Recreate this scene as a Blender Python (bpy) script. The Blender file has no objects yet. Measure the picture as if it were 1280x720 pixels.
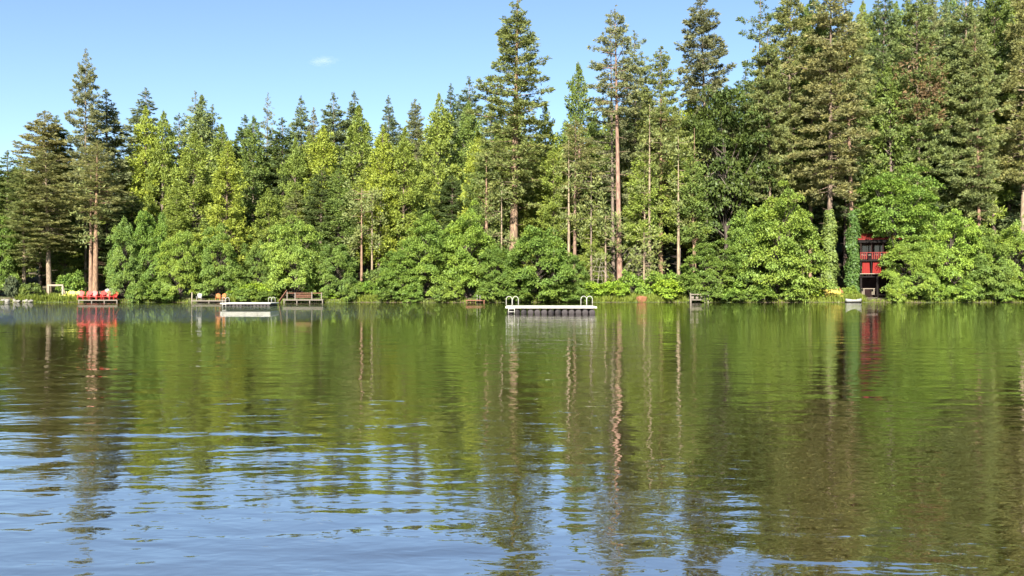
import bpy, math, random
import numpy as np
from mathutils import Vector, Matrix

# ---------------------------------------------------------------- camera, sky, sun, exposure
scene = bpy.context.scene
COL = scene.collection
F = 1036.0                      # focal length in photo pixels (1280 wide)
CAM_H = 1.7
HOR = 362.0                     # horizon row in the photo
cam_d = bpy.data.cameras.new('camera')
cam_d.sensor_width = 36.0
cam_d.lens = F / 1280.0 * 36.0
cam_d.clip_start = 0.05
cam_d.clip_end = 20000
cam = bpy.data.objects.new('camera', cam_d)
COL.objects.link(cam)
cam.location = (0, 0, CAM_H)
cam.rotation_euler = (math.radians(90) + math.atan2(HOR - 360.0, F), 0, 0)
scene.camera = cam

SUN_EL = math.radians(31)
SUN_AZ = math.radians(180 + 11)          # clockwise from +Y : behind the camera, to the left
sun_dir = Vector((math.sin(SUN_AZ) * math.cos(SUN_EL), math.cos(SUN_AZ) * math.cos(SUN_EL), math.sin(SUN_EL)))
world = bpy.data.worlds.new('World')
scene.world = world
world.use_nodes = True
wn = world.node_tree
wn.nodes.clear()
sky = wn.nodes.new('ShaderNodeTexSky')
sky.sky_type = 'NISHITA'
sky.sun_disc = False
sky.sun_elevation = SUN_EL
sky.sun_rotation = SUN_AZ
sky.altitude = 800
sky.air_density = 1.0
sky.dust_density = 0.6
sky.ozone_density = 2.6
bgn = wn.nodes.new('ShaderNodeBackground')
bgn.inputs['Strength'].default_value = 0.068
wo = wn.nodes.new('ShaderNodeOutputWorld')
wn.links.new(sky.outputs[0], bgn.inputs[0])
wn.links.new(bgn.outputs[0], wo.inputs[0])

sun_d = bpy.data.lights.new('sun', 'SUN')
sun_d.energy = 5.0
sun_d.angle = math.radians(0.53)
sun_d.color = (1.0, 0.95, 0.86)
sun = bpy.data.objects.new('sun', sun_d)
COL.objects.link(sun)
sun.rotation_euler = sun_dir.to_track_quat('Z', 'Y').to_euler()
sun.location = (0, -20, 60)

scene.view_settings.view_transform = 'Standard'
scene.view_settings.look = 'None'
scene.view_settings.gamma = 1.0
scene.view_settings.use_curve_mapping = False
scene.view_settings.exposure = 1.7
cy = scene.cycles
cy.max_bounces = 6
cy.diffuse_bounces = 2
cy.glossy_bounces = 2
cy.transmission_bounces = 4
cy.transparent_max_bounces = 4
cy.volume_bounces = 1
cy.adaptive_threshold = 0.02
cy.caustics_reflective = False
cy.caustics_refractive = False

random.seed(7)
RNG = np.random.default_rng(11)

# ---------------------------------------------------------------- materials
def new_mat(name):
    m = bpy.data.materials.new(name)
    m.use_nodes = True
    nt = m.node_tree
    nt.nodes.clear()
    out = nt.nodes.new('ShaderNodeOutputMaterial')
    return m, nt, out

def N(nt, typ, **kw):
    n = nt.nodes.new(typ)
    for k, v in kw.items():
        setattr(n, k, v)
    return n

def math_node(nt, op, a, b=None, clamp=False):
    n = nt.nodes.new('ShaderNodeMath')
    n.operation = op
    n.use_clamp = clamp
    for i, v in enumerate((a, b)):
        if v is None:
            continue
        if isinstance(v, (int, float)):
            n.inputs[i].default_value = v
        else:
            nt.links.new(v, n.inputs[i])
    return n.outputs[0]

def mix_col(nt, fac, a, b, blend='MIX'):
    n = nt.nodes.new('ShaderNodeMix')
    n.data_type = 'RGBA'
    n.blend_type = blend
    for sock, v in ((n.inputs['Factor'], fac), (n.inputs['A'], a), (n.inputs['B'], b)):
        if isinstance(v, (int, float)):
            sock.default_value = v
        elif isinstance(v, tuple):
            sock.default_value = v if len(v) == 4 else (*v, 1)
        else:
            nt.links.new(v, sock)
    return n.outputs['Result']

def foliage_mat(name, yellow=(1.35, 1.2, 0.7), trans=0.3, rough=0.5, gloss=0.012):
    """leaf colour = object colour, varied leaf by leaf (attribute 'tint') and shoot by shoot ('shoot')"""
    m, nt, out = new_mat(name)
    oi = N(nt, 'ShaderNodeObjectInfo')
    at1 = N(nt, 'ShaderNodeAttribute', attribute_name='tint')
    at2 = N(nt, 'ShaderNodeAttribute', attribute_name='shoot')
    v = math_node(nt, 'MULTIPLY_ADD', at1.outputs['Fac'], 0.55)
    v.node.inputs[2].default_value = 0.72
    c1 = mix_col(nt, 1.0, oi.outputs['Color'], (1, 1, 1), 'MULTIPLY')
    c2 = mix_col(nt, 1.0, c1, (*yellow, 1), 'MULTIPLY')
    c3 = mix_col(nt, at2.outputs['Fac'], c1, c2)
    hs = N(nt, 'ShaderNodeHueSaturation')
    nt.links.new(c3, hs.inputs['Color'])
    nt.links.new(v, hs.inputs['Value'])
    d = N(nt, 'ShaderNodeBsdfDiffuse')
    t = N(nt, 'ShaderNodeBsdfTranslucent')
    g = N(nt, 'ShaderNodeBsdfGlossy')
    g.inputs['Roughness'].default_value = rough
    g.inputs['Color'].default_value = (1, 1, 1, 1)
    nt.links.new(hs.outputs[0], d.inputs[0])
    nt.links.new(hs.outputs[0], t.inputs[0])
    a = N(nt, 'ShaderNodeMixShader'); a.inputs[0].default_value = trans
    nt.links.new(d.outputs[0], a.inputs[1]); nt.links.new(t.outputs[0], a.inputs[2])
    b = N(nt, 'ShaderNodeMixShader'); b.inputs[0].default_value = gloss
    nt.links.new(a.outputs[0], b.inputs[1]); nt.links.new(g.outputs[0], b.inputs[2])
    nt.links.new(b.outputs[0], out.inputs[0])
    return m

def bark_mat(name):
    m, nt, out = new_mat(name)
    oi = N(nt, 'ShaderNodeObjectInfo')
    tc = N(nt, 'ShaderNodeTexCoord')
    mp = N(nt, 'ShaderNodeMapping'); mp.inputs['Scale'].default_value = (5, 5, 0.9)
    nt.links.new(tc.outputs['Object'], mp.inputs[0])
    nz = N(nt, 'ShaderNodeTexNoise'); nz.inputs['Scale'].default_value = 1.6; nz.inputs['Detail'].default_value = 5
    nt.links.new(mp.outputs[0], nz.inputs['Vector'])
    rp = N(nt, 'ShaderNodeValToRGB')
    rp.color_ramp.elements[0].position = 0.36; rp.color_ramp.elements[0].color = (0.45, 0.42, 0.42, 1)
    rp.color_ramp.elements[1].position = 0.66; rp.color_ramp.elements[1].color = (1.15, 1.12, 1.05, 1)
    nt.links.new(nz.outputs['Fac'], rp.inputs[0])
    c = mix_col(nt, 1.0, oi.outputs['Color'], rp.outputs[0], 'MULTIPLY')
    bp = N(nt, 'ShaderNodeBump'); bp.inputs['Strength'].default_value = 0.6; bp.inputs['Distance'].default_value = 0.05
    nt.links.new(nz.outputs['Fac'], bp.inputs['Height'])
    p = N(nt, 'ShaderNodeBsdfPrincipled')
    p.inputs['Roughness'].default_value = 0.9
    nt.links.new(c, p.inputs['Base Color']); nt.links.new(bp.outputs[0], p.inputs['Normal'])
    nt.links.new(p.outputs[0], out.inputs[0])
    return m

def paint_mat(name, col, rough=0.55, wear=(0.3, 0.27, 0.24), amount=0.35, scale=3.0, metal=0.0):
    m, nt, out = new_mat(name)
    tc = N(nt, 'ShaderNodeTexCoord')
    nz = N(nt, 'ShaderNodeTexNoise'); nz.inputs['Scale'].default_value = scale; nz.inputs['Detail'].default_value = 6
    nt.links.new(tc.outputs['Object'], nz.inputs['Vector'])
    rp = N(nt, 'ShaderNodeValToRGB')
    rp.color_ramp.elements[0].position = 0.5; rp.color_ramp.elements[1].position = 0.72
    rp.color_ramp.elements[0].color = (0, 0, 0, 1); rp.color_ramp.elements[1].color = (amount, amount, amount, 1)
    nt.links.new(nz.outputs['Fac'], rp.inputs[0])
    c = mix_col(nt, rp.outputs[0], (*col, 1), (*wear, 1))
    p = N(nt, 'ShaderNodeBsdfPrincipled')
    if rough >= 0.6: p.inputs['Specular IOR Level'].default_value = 0.12
    p.inputs['Roughness'].default_value = rough; p.inputs['Metallic'].default_value = metal
    nt.links.new(c, p.inputs['Base Color'])
    nt.links.new(p.outputs[0], out.inputs[0])
    return m

M = {}
M['needle'] = foliage_mat('needle_foliage', (1.2, 1.08, 0.8), 0.34)
M['cedar'] = foliage_mat('cedar_foliage', (1.22, 1.12, 0.75), 0.3)
M['leaf'] = foliage_mat('broad_leaf', (1.3, 1.15, 0.85), 0.35, 0.5, 0.015)
M['bark'] = bark_mat('bark')
M['white'] = paint_mat('white_paint', (0.58, 0.55, 0.47), 0.6, (0.25, 0.22, 0.17), 0.6, 4)
M['rail'] = paint_mat('white_tube', (0.42, 0.40, 0.35), 0.6, amount=0.4)
M['oldwood'] = paint_mat('weathered_wood', (0.17, 0.145, 0.115), 0.8, (0.2, 0.16, 0.12), 0.6, 5)
M['palewood'] = paint_mat('pale_wood', (0.27, 0.225, 0.165), 0.75, (0.3, 0.24, 0.18), 0.5, 5)
M['brownwood'] = paint_mat('brown_wood', (0.19, 0.09, 0.055), 0.75, (0.16, 0.1, 0.07), 0.5, 4)
M['red'] = paint_mat('red_paint', (0.55, 0.045, 0.033), 0.5, (0.4, 0.08, 0.05), 0.5, 4)
M['boat'] = paint_mat('grey_white_boat', (0.30, 0.29, 0.26), 0.6, (0.15, 0.14, 0.12), 0.6, 4)
M['curtain'] = paint_mat('red_curtain', (0.19, 0.02, 0.016), 0.8, (0.12, 0.015, 0.012), 0.6, 5)
M['lime'] = paint_mat('lime_paint', (0.48, 0.48, 0.07), 0.5, (0.5, 0.45, 0.1), 0.5, 4)
M['yellow'] = paint_mat('yellow_paint', (0.50, 0.36, 0.075), 0.6, (0.5, 0.3, 0.1), 0.5, 4)
M['orange'] = paint_mat('orange_paint', (0.40, 0.14, 0.04), 0.6)
M['darkfloat'] = paint_mat('dark_float', (0.016, 0.014, 0.015), 0.6, (0.06, 0.05, 0.045), 0.5, 4)  # shadow of the deck overhang is put into the float colour
M['greyfloat'] = paint_mat('grey_float', (0.05, 0.042, 0.042), 0.6, (0.03, 0.027, 0.025), 0.6, 4)  # same deck shadow in the colour, a little lighter
M['cabin'] = paint_mat('shaded_cabin_boards', (0.014, 0.006, 0.005), 0.7, (0.03, 0.01, 0.008), 0.6, 2)  # near-black boards: deep balcony shade is put into the wall colour
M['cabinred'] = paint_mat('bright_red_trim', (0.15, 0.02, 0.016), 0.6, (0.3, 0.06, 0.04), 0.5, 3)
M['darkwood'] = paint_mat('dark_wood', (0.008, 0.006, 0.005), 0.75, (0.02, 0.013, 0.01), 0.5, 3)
M['glass'] = paint_mat('window_glass', (0.02, 0.025, 0.03), 0.06, (0.02, 0.025, 0.03), 0.0)
M['stone'] = paint_mat('pale_stone', (0.22, 0.205, 0.175), 0.9, (0.2, 0.19, 0.16), 0.8, 2)
M['rust'] = paint_mat('rust_brown', (0.22, 0.10, 0.05), 0.85, (0.2, 0.1, 0.05), 0.6, 3)
M['deadwood'] = paint_mat('dead_grey_wood', (0.26, 0.22, 0.17), 0.9, (0.2, 0.16, 0.13), 0.6, 3)

# terrain
m, nt, out = new_mat('forest_floor')
geo = N(nt, 'ShaderNodeNewGeometry')
nz = N(nt, 'ShaderNodeTexNoise'); nz.inputs['Scale'].default_value = 0.35; nz.inputs['Detail'].default_value = 8
nz2 = N(nt, 'ShaderNodeTexNoise'); nz2.inputs['Scale'].default_value = 4.0; nz2.inputs['Detail'].default_value = 5
nt.links.new(geo.outputs['Position'], nz.inputs['Vector']); nt.links.new(geo.outputs['Position'], nz2.inputs['Vector'])
rp = N(nt, 'ShaderNodeValToRGB')
rp.color_ramp.elements[0].position = 0.42; rp.color_ramp.elements[0].color = (0.10, 0.075, 0.04, 1)
rp.color_ramp.elements[1].position = 0.60; rp.color_ramp.elements[1].color = (0.07, 0.10, 0.025, 1)
nt.links.new(nz.outputs['Fac'], rp.inputs[0])
v = math_node(nt, 'MULTIPLY_ADD', nz2.outputs['Fac'], 1.2); v.node.inputs[2].default_value = 0.4
hs = N(nt, 'ShaderNodeHueSaturation'); nt.links.new(rp.outputs[0], hs.inputs['Color']); nt.links.new(v, hs.inputs['Value'])
bp = N(nt, 'ShaderNodeBump'); bp.inputs['Strength'].default_value = 0.7; bp.inputs['Distance'].default_value = 0.15
nt.links.new(nz2.outputs['Fac'], bp.inputs['Height'])
p = N(nt, 'ShaderNodeBsdfPrincipled'); p.inputs['Roughness'].default_value = 0.95
nt.links.new(hs.outputs[0], p.inputs['Base Color']); nt.links.new(bp.outputs[0], p.inputs['Normal'])
nt.links.new(p.outputs[0], out.inputs[0])
M['ground'] = m

# water: murky olive body, ripples with slopes of one or two degrees, a wind-ruffled patch far left
m, nt, out = new_mat('lake_water')
geo = N(nt, 'ShaderNodeNewGeometry')
pos = geo.outputs['Position']
def wave(scale_xy, rot, detail, rough, dist=0.0, off=0.0):
    mp = N(nt, 'ShaderNodeMapping')
    mp.inputs['Scale'].default_value = (scale_xy[0], scale_xy[1], 1)
    mp.inputs['Rotation'].default_value = (0, 0, math.radians(rot))
    mp.inputs['Location'].default_value = (off, off * 0.7, 0)
    nt.links.new(pos, mp.inputs[0])
    n = N(nt, 'ShaderNodeTexNoise')
    n.inputs['Scale'].default_value = 1.0
    n.inputs['Detail'].default_value = detail
    n.inputs['Roughness'].default_value = rough
    n.inputs['Distortion'].default_value = dist
    nt.links.new(mp.outputs[0], n.inputs['Vector'])
    return n.outputs['Fac']
w_long = wave((0.42, 0.90), 6, 1, 0.4, 0.3)
w_mid = wave((1.15, 2.4), -8, 1.5, 0.45, 0.5, 13)
w_fine = wave((3.6, 7.0), 5, 2, 0.5, 0.4, 31)
sep = N(nt, 'ShaderNodeSeparateXYZ'); nt.links.new(pos, sep.inputs[0])
# large slow patches that make some of the surface calmer than the rest
w_gust = wave((0.035, 0.11), 3, 2, 0.5, 0.0, 4)
gust = N(nt, 'ShaderNodeMapRange'); gust.inputs['From Min'].default_value = 0.38; gust.inputs['From Max'].default_value = 0.62
gust.inputs['To Min'].default_value = 0.45; gust.inputs['To Max'].default_value = 1.25
nt.links.new(w_gust, gust.inputs['Value'])
# the ruffled patch (wind on the far left part of the lake)
ry = N(nt, 'ShaderNodeMapRange', interpolation_type='SMOOTHSTEP'); ry.inputs['From Min'].default_value = 35; ry.inputs['From Max'].default_value = 54
nt.links.new(sep.outputs['Y'], ry.inputs['Value'])
ry2 = N(nt, 'ShaderNodeMapRange', interpolation_type='SMOOTHSTEP'); ry2.inputs['From Min'].default_value = 90; ry2.inputs['From Max'].default_value = 103; ry2.inputs['To Min'].default_value = 1; ry2.inputs['To Max'].default_value = 0
nt.links.new(sep.outputs['Y'], ry2.inputs['Value'])
rx = N(nt, 'ShaderNodeMapRange', interpolation_type='SMOOTHSTEP'); rx.inputs['From Min'].default_value = -26; rx.inputs['From Max'].default_value = 4; rx.inputs['To Min'].default_value = 1; rx.inputs['To Max'].default_value = 0
nt.links.new(sep.outputs['X'], rx.inputs['Value'])
ruf = math_node(nt, 'MULTIPLY', math_node(nt, 'MULTIPLY', ry.outputs[0], ry2.outputs[0]), rx.outputs[0])
fine_amt = math_node(nt, 'MULTIPLY_ADD', ruf, 0.075); fine_amt.node.inputs[2].default_value = 0.0034
h1 = math_node(nt, 'MULTIPLY', w_long, 0.024)
h2 = math_node(nt, 'MULTIPLY', w_mid, 0.0115)
h12 = math_node(nt, 'MULTIPLY', math_node(nt, 'ADD', h1, h2), gust.outputs[0])
h3 = math_node(nt, 'MULTIPLY', w_fine, fine_amt)
hh = math_node(nt, 'ADD', h12, h3)
bp = N(nt, 'ShaderNodeBump'); bp.inputs['Strength'].default_value = 1.0; bp.inputs['Distance'].default_value = 1.0
nt.links.new(hh, bp.inputs['Height'])
body_n = wave((1.5, 1.5), 0, 6, 0.7, 0.6, 50)
body = mix_col(nt, body_n, (0.024, 0.0185, 0.005, 1), (0.052, 0.039, 0.011, 1))
if 'Filter Width' in bp.inputs: bp.inputs['Filter Width'].default_value = 0.02
df = N(nt, 'ShaderNodeBsdfDiffuse'); nt.links.new(body, df.inputs['Color'])
gl = N(nt, 'ShaderNodeBsdfGlossy'); gl.inputs['Roughness'].default_value = 0.008
nt.links.new(bp.outputs[0], gl.inputs['Normal'])
fr = N(nt, 'ShaderNodeFresnel'); fr.inputs['IOR'].default_value = 1.45; nt.links.new(bp.outputs[0], fr.inputs['Normal'])
refl = math_node(nt, 'POWER', fr.outputs[0], 0.27)
mx = N(nt, 'ShaderNodeMixShader'); nt.links.new(refl, mx.inputs[0]); nt.links.new(df.outputs[0], mx.inputs[1]); nt.links.new(gl.outputs[0], mx.inputs[2])
nt.links.new(mx.outputs[0], out.inputs[0])
M['water'] = m

# ---------------------------------------------------------------- helpers
def px_x(px, Y):
    return (px - 640.0) / F * Y
def px_z(py, Y):
    return CAM_H + (HOR - py) / F * Y

def mesh_obj(name, verts, faces, mat, parent=None, smooth=False):
    me = bpy.data.meshes.new(name)
    me.from_pydata([tuple(v) for v in verts], [], [tuple(f) for f in faces])
    me.update()
    if smooth:
        me.polygons.foreach_set('use_smooth', [True] * len(me.polygons))
    if mat is not None:
        me.materials.append(M[mat] if isinstance(mat, str) else mat)
    o = bpy.data.objects.new(name, me)
    COL.objects.link(o)
    o.parent = parent
    return o

def share(src, name, parent, loc=(0, 0, 0), rot=(0, 0, 0), scale=(1, 1, 1)):
    o = bpy.data.objects.new(name, src.data)
    COL.objects.link(o)
    o.parent = parent
    o.location = loc; o.rotation_euler = rot; o.scale = scale
    return o

def empty(name, loc=(0, 0, 0), rz=0.0, label=None, cat=None, group=None):
    o = bpy.data.objects.new(name, None)
    o.empty_display_size = 0.3
    COL.objects.link(o)
    o.location = loc; o.rotation_euler = (0, 0, rz)
    tag(o, label, cat, group)
    return o

def tag(o, label=None, cat=None, group=None, kind=None):
    if label: o['label'] = label
    if cat: o['category'] = cat
    if group: o['group'] = group
    if kind: o['kind'] = kind
    return o

class MB:
    def __init__(s):
        s.v = []; s.f = []
    def box(s, x0, x1, y0, y1, z0, z1, c=0.0):
        """box with chamfered edges when c > 0"""
        if c <= 0:
            b = len(s.v)
            s.v += [(x0,y0,z0),(x1,y0,z0),(x1,y1,z0),(x0,y1,z0),(x0,y0,z1),(x1,y0,z1),(x1,y1,z1),(x0,y1,z1)]
            s.f += [tuple(b+i for i in q) for q in ((0,3,2,1),(4,5,6,7),(0,1,5,4),(1,2,6,5),(2,3,7,6),(3,0,4,7))]
        else:
            b = len(s.v)
            for z, i in ((z0, c), (z0 + c, 0), (z1 - c, 0), (z1, c)):
                s.v += [(x0+i,y0+i,z),(x1-i,y0+i,z),(x1-i,y1-i,z),(x0+i,y1-i,z)]
            s.f.append((b+0,b+3,b+2,b+1)); s.f.append((b+12,b+13,b+14,b+15))
            for k in range(3):
                for j in range(4):
                    a = b + 4*k + j; e = b + 4*k + (j+1) % 4
                    s.f.append((a, e, e+4, a+4))
        return s
    def quadbox(s, p, q, w, t, up=(0, 0, 1)):
        """bar from p to q, width w, thickness t"""
        p = Vector(p); q = Vector(q); d = (q - p).normalized()
        u = Vector(up)
        if abs(d.dot(u)) > 0.98: u = Vector((0, 1, 0))
        a = d.cross(u).normalized() * (w / 2); b_ = d.cross(a).normalized() * (t / 2)
        b = len(s.v)
        for c in (p, q):
            s.v += [tuple(c - a - b_), tuple(c + a - b_), tuple(c + a + b_), tuple(c - a + b_)]
        s.f += [tuple(b+i for i in k) for k in ((0,1,2,3),(7,6,5,4),(0,4,5,1),(1,5,6,2),(2,6,7,3),(3,7,4,0))]
        return s
    def tube(s, pts, rad, n=8, cap=True):
        pts = [Vector(p) for p in pts]
        rad = rad if hasattr(rad, '__len__') else [rad] * len(pts)
        b = len(s.v)
        ref = None
        for i, p in enumerate(pts):
            d = (pts[min(i+1, len(pts)-1)] - pts[max(i-1, 0)]).normalized()
            if ref is None:
                ref = Vector((1, 0, 0)) if abs(d.x) < 0.9 else Vector((0, 1, 0))
            a = (ref - d * ref.dot(d)).normalized(); c = d.cross(a)
            ref = a
            for k in range(n):
                t = 2 * math.pi * k / n
                s.v.append(tuple(p + (a * math.cos(t) + c * math.sin(t)) * rad[i]))
        for i in range(len(pts) - 1):
            for k in range(n):
                s.f.append((b+i*n+k, b+i*n+(k+1) % n, b+(i+1)*n+(k+1) % n, b+(i+1)*n+k))
        if cap:
            s.f.append(tuple(b + k for k in reversed(range(n))))
            s.f.append(tuple(b + (len(pts)-1)*n + k for k in range(n)))
        return s
    def build(s, name, mat, parent=None, smooth=False):
        return mesh_obj(name, s.v, s.f, mat, parent, smooth)

# ---------------------------------------------------------------- terrain and lake
def shore_y(x):
    return 110 + 0.8 * math.sin(x * 0.09) + 0.5 * math.sin(x * 0.31 + 1.0) + (0.0004 * max(0, abs(x) - 60) ** 2 * -1)

def slope(x):
    t = max(-1.0, min(1.4, x / 68.0))
    return 0.19 + 0.085 * t

def ground(x, y):
    if y < 30:                      # the near bank under the camera
        d = 2.2 + 0.25 * math.sin(x * 0.4) - y
        z = 0.16 * d if d < 0 else min(0.06 * d, 0.25)
        return max(-2.5, z)
    d = y - shore_y(x)
    if d < 0:
        z = max(-2.5, 0.22 * d)
    elif d < 1.5:
        z = 0.30 * d
    elif d < 8:
        z = 0.45 + 0.07 * (d - 1.5)
    elif d < 110:
        z = 0.905 + slope(x) * (d - 8)
    else:
        z = 0.905 + slope(x) * 102 + 0.02 * (d - 110)
    if d > 2:
        z += 0.25 * math.sin(x * 0.23 + y * 0.11) * min(1, (d - 2) / 10)
    return z

def axis(*segs):
    a = []
    for lo, hi, n in segs:
        a += list(np.linspace(lo, hi, n, endpoint=False))
    a.append(segs[-1][1])
    return a
xs = axis((-3000, -300, 9), (-300, -110, 12), (-110, 110, 170), (110, 300, 12), (300, 3000, 9))
ys = axis((-3000, -60, 7), (-60, 0, 6), (0, 6, 10), (6, 100, 10), (100, 125, 50), (125, 230, 42), (230, 600, 14), (600, 4000, 8))
tv = [(x, y, ground(x, y)) for y in ys for x in xs]
nx = len(xs)
tf = [(j*nx+i, j*nx+i+1, (j+1)*nx+i+1, (j+1)*nx+i) for j in range(len(ys)-1) for i in range(nx-1)]
tag(mesh_obj('ground', tv, tf, 'ground', smooth=True), 'forest floor rising from the shore to the wooded ridge', None, kind='structure')
wxs = axis((-700, 700, 14)); wys = axis((-1, 113, 12))
wv = [(x, y, 0.0) for y in wys for x in wxs]; nx = len(wxs)
wf = [(j*nx+i, j*nx+i+1, (j+1)*nx+i+1, (j+1)*nx+i) for j in range(len(wys)-1) for i in range(nx-1)]
tag(mesh_obj('lake_water', wv, wf, 'water'), 'calm green lake mirroring the trees and the sky', None, kind='structure')

# ---------------------------------------------------------------- foliage meshes
def nrm(a):
    return a / np.maximum(np.linalg.norm(a, axis=-1, keepdims=True), 1e-6)

def leaf_mesh(name, P, D, Nn, L, W, tint, shoot, mat):
    """one rhombic face for every leaf or needle spray"""
    n = len(P)
    D = nrm(D); S = nrm(np.cross(D, Nn))
    up = np.cross(S, D)
    L = L[:, None]; W = W[:, None]
    V = np.empty((n, 4, 3), np.float32)
    V[:, 0] = P
    V[:, 1] = P + D * L * 0.45 + S * W * 0.5 + up * L * 0.06
    V[:, 2] = P + D * L
    V[:, 3] = P + D * L * 0.45 - S * W * 0.5 + up * L * 0.06
    me = bpy.data.meshes.new(name)
    me.vertices.add(n * 4); me.vertices.foreach_set('co', V.reshape(-1))
    me.loops.add(n * 4); me.loops.foreach_set('vertex_index', np.arange(n * 4, dtype=np.int32))
    me.polygons.add(n)
    me.polygons.foreach_set('loop_start', np.arange(0, n * 4, 4, dtype=np.int32))
    me.polygons.foreach_set('loop_total', np.full(n, 4, np.int32))
    for nm, arr in (('tint', tint), ('shoot', shoot)):
        a = me.attributes.new(nm, 'FLOAT', 'FACE')
        a.data.foreach_set('value', np.asarray(arr, np.float32))
    me.update(calc_edges=True)
    me.materials.append(M[mat])
    return me

def tufts(rng, C, out, r, nl, L, W, outw=0.7, up=0.45, flat=0.0, nup=0.0, sc=None):
    """nl leaves round each centre C (m,3), pointing along the outward direction plus spread"""
    m = len(C)
    if sc is None: sc = np.ones(m)
    d = rng.normal(size=(m, nl, 3))
    d = nrm(d)
    d[..., 2] *= (1 - flat)
    off = d * (rng.random((m, nl, 1)) ** 0.5) * r * sc[:, None, None]
    P = C[:, None] + off
    D = d + out[:, None] * outw
    D[..., 2] += up
    Nn = rng.normal(size=(m, nl, 3)) * 0.8 + out[:, None] * 0.8; Nn[..., 2] += nup
    Ls = L * rng.uniform(0.7, 1.3, (m, nl)) * (sc[:, None] ** 0.8); Ws = W * rng.uniform(0.7, 1.3, (m, nl)) * (sc[:, None] ** 0.5)
    tint = rng.random((m, nl)); shoot = np.clip(rng.normal(0.4, 0.3, (m, 1)) + rng.normal(0, .12, (m, nl)), 0, 1)
    return [P.reshape(-1, 3), D.reshape(-1, 3), Nn.reshape(-1, 3), Ls.reshape(-1), Ws.reshape(-1), tint.reshape(-1), shoot.reshape(-1)]

def trunk_mesh(rng, name, H, r0, limbs, lean=0.0, r_top=0.03, n=9, flare=1.35):
    mb = MB()
    k = 14
    ph = rng.random(2) * 6.28; am = lean
    def axis_at(f):
        return np.array([am * H * 0.02 * math.sin(f * 3.0 + ph[0]) - am * H * 0.02 * math.sin(ph[0]), am * H * 0.02 * math.sin(f * 2.6 + ph[1]) - am * H * 0.02 * math.sin(ph[1]), f * H])
    pts = []; rad = []
    for i in range(k + 1):
        f = (i / k) ** 1.15
        pts.append(axis_at(f)); rad.append(max(r_top, r0 * (1 - f) ** 0.8) * (flare if i == 0 else 1))
    pts[0][2] = -0.6
    mb.tube(pts, rad, n)
    for (p, q, s, ra) in limbs:
        mb.tube([p, (np.array(p) + np.array(q)) / 2 + np.array([0, 0, s]), q], [ra, ra * 0.7, ra * 0.25], 4, cap=False)
    me = mb.build(name, 'bark', smooth=True)
    d = me.data
    bpy.data.objects.remove(me)
    return d, axis_at

SPEC = {}          # kind -> list of (trunk mesh, crown mesh, nominal height, nominal half width)

def conifer(kind, seed, H, R, cb, r0, spacing, nb, prof, el, tuft_kw, per_m, mat, gaps=0.12, irr=0.25, t0=0.35, lat=0.22, stub=True, lean=0.6, minL=0.15, tiers=(0.78, 1.12)):
    rng = np.random.default_rng(seed)
    ph = rng.random(3) * 6.28
    limbs = []; C = []; O = []; SC = []
    z = cb * H
    lobes = rng.random(4) * 6.28
    while z < H * 0.992:
        f = (z - cb * H) / (H * (1 - cb))
        k = max(2, int(rng.normal(nb, 1)))
        tier = rng.uniform(*tiers)
        a0 = rng.random() * 6.28
        for j in range(k):
            if rng.random() < gaps: continue
            a = a0 + 6.28 * j / k + rng.normal(0, 0.25)
            lob = 1 + 0.10 * math.sin(2 * a + lobes[0] + z * 0.35) + 0.09 * math.sin(a + lobes[1] - z * 0.6)
            Lb = max(minL, R * prof(f) * lob * tier * float(np.clip(rng.normal(0.92, irr), 0.35, 1.3)))
            e = math.radians(el(f) + rng.normal(0, 7))
            hx, hy = math.cos(a), math.sin(a)
            zz = z + rng.normal(0, spacing * 0.35)
            cen = np.array([0.35 * math.sin(z * 0.12 + ph[0]) * lean * 0, 0, zz])
            def bp_(t):
                return cen + np.array([hx * Lb * t * math.cos(e), hy * Lb * t * math.cos(e), Lb * t * math.sin(e) + 0.10 * Lb * t * t])
            limbs.append((bp_(0.0), bp_(0.92), -0.02 * Lb, 0.018 + 0.011 * Lb))
            nt_ = max(2, int(Lb * per_m + rng.random()))
            t = t0 + (1 - t0) * rng.random(nt_) ** 0.8
            t[0] = 1.0
            for tt in t:
                s = rng.normal(0, 1) * lat * Lb * (1.15 - tt)
                c = bp_(tt) + np.array([-hy * s, hx * s, rng.normal(0, 0.08)])
                C.append(c); O.append((hx, hy, 0.1)); SC.append(min(1.0, max(0.3, Lb / 1.8)))
        z += spacing * rng.uniform(0.7, 1.3) * (1.0 if f < 0.75 else 0.75)
    if stub:      # dead stubs and bare twigs below the crown
        for _ in range(int(16 * cb / 0.3)):
            zz = rng.uniform(0.25 * cb, cb) * H; a = rng.random() * 6.28; l = rng.uniform(0.5, 1.9)
            limbs.append(((0, 0, zz), (math.cos(a) * l, math.sin(a) * l, zz + rng.normal(-0.1, 0.25)), 0.0, 0.03))
    # leader
    for zz in np.linspace(H * 0.965, H, 7):
        C.append((rng.normal(0, .03), rng.normal(0, .03), zz)); O.append((0, 0, 1)); SC.append(0.3)
    A = tufts(rng, np.array(C), np.array(O), sc=np.array(SC), **tuft_kw)
    crown = leaf_mesh(kind + '_crown', *A, mat)
    trunk, _ = trunk_mesh(rng, kind + '_trunk', H, r0, limbs, 0.0)
    SPEC.setdefault(kind, []).append((trunk, crown, H, R))

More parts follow.
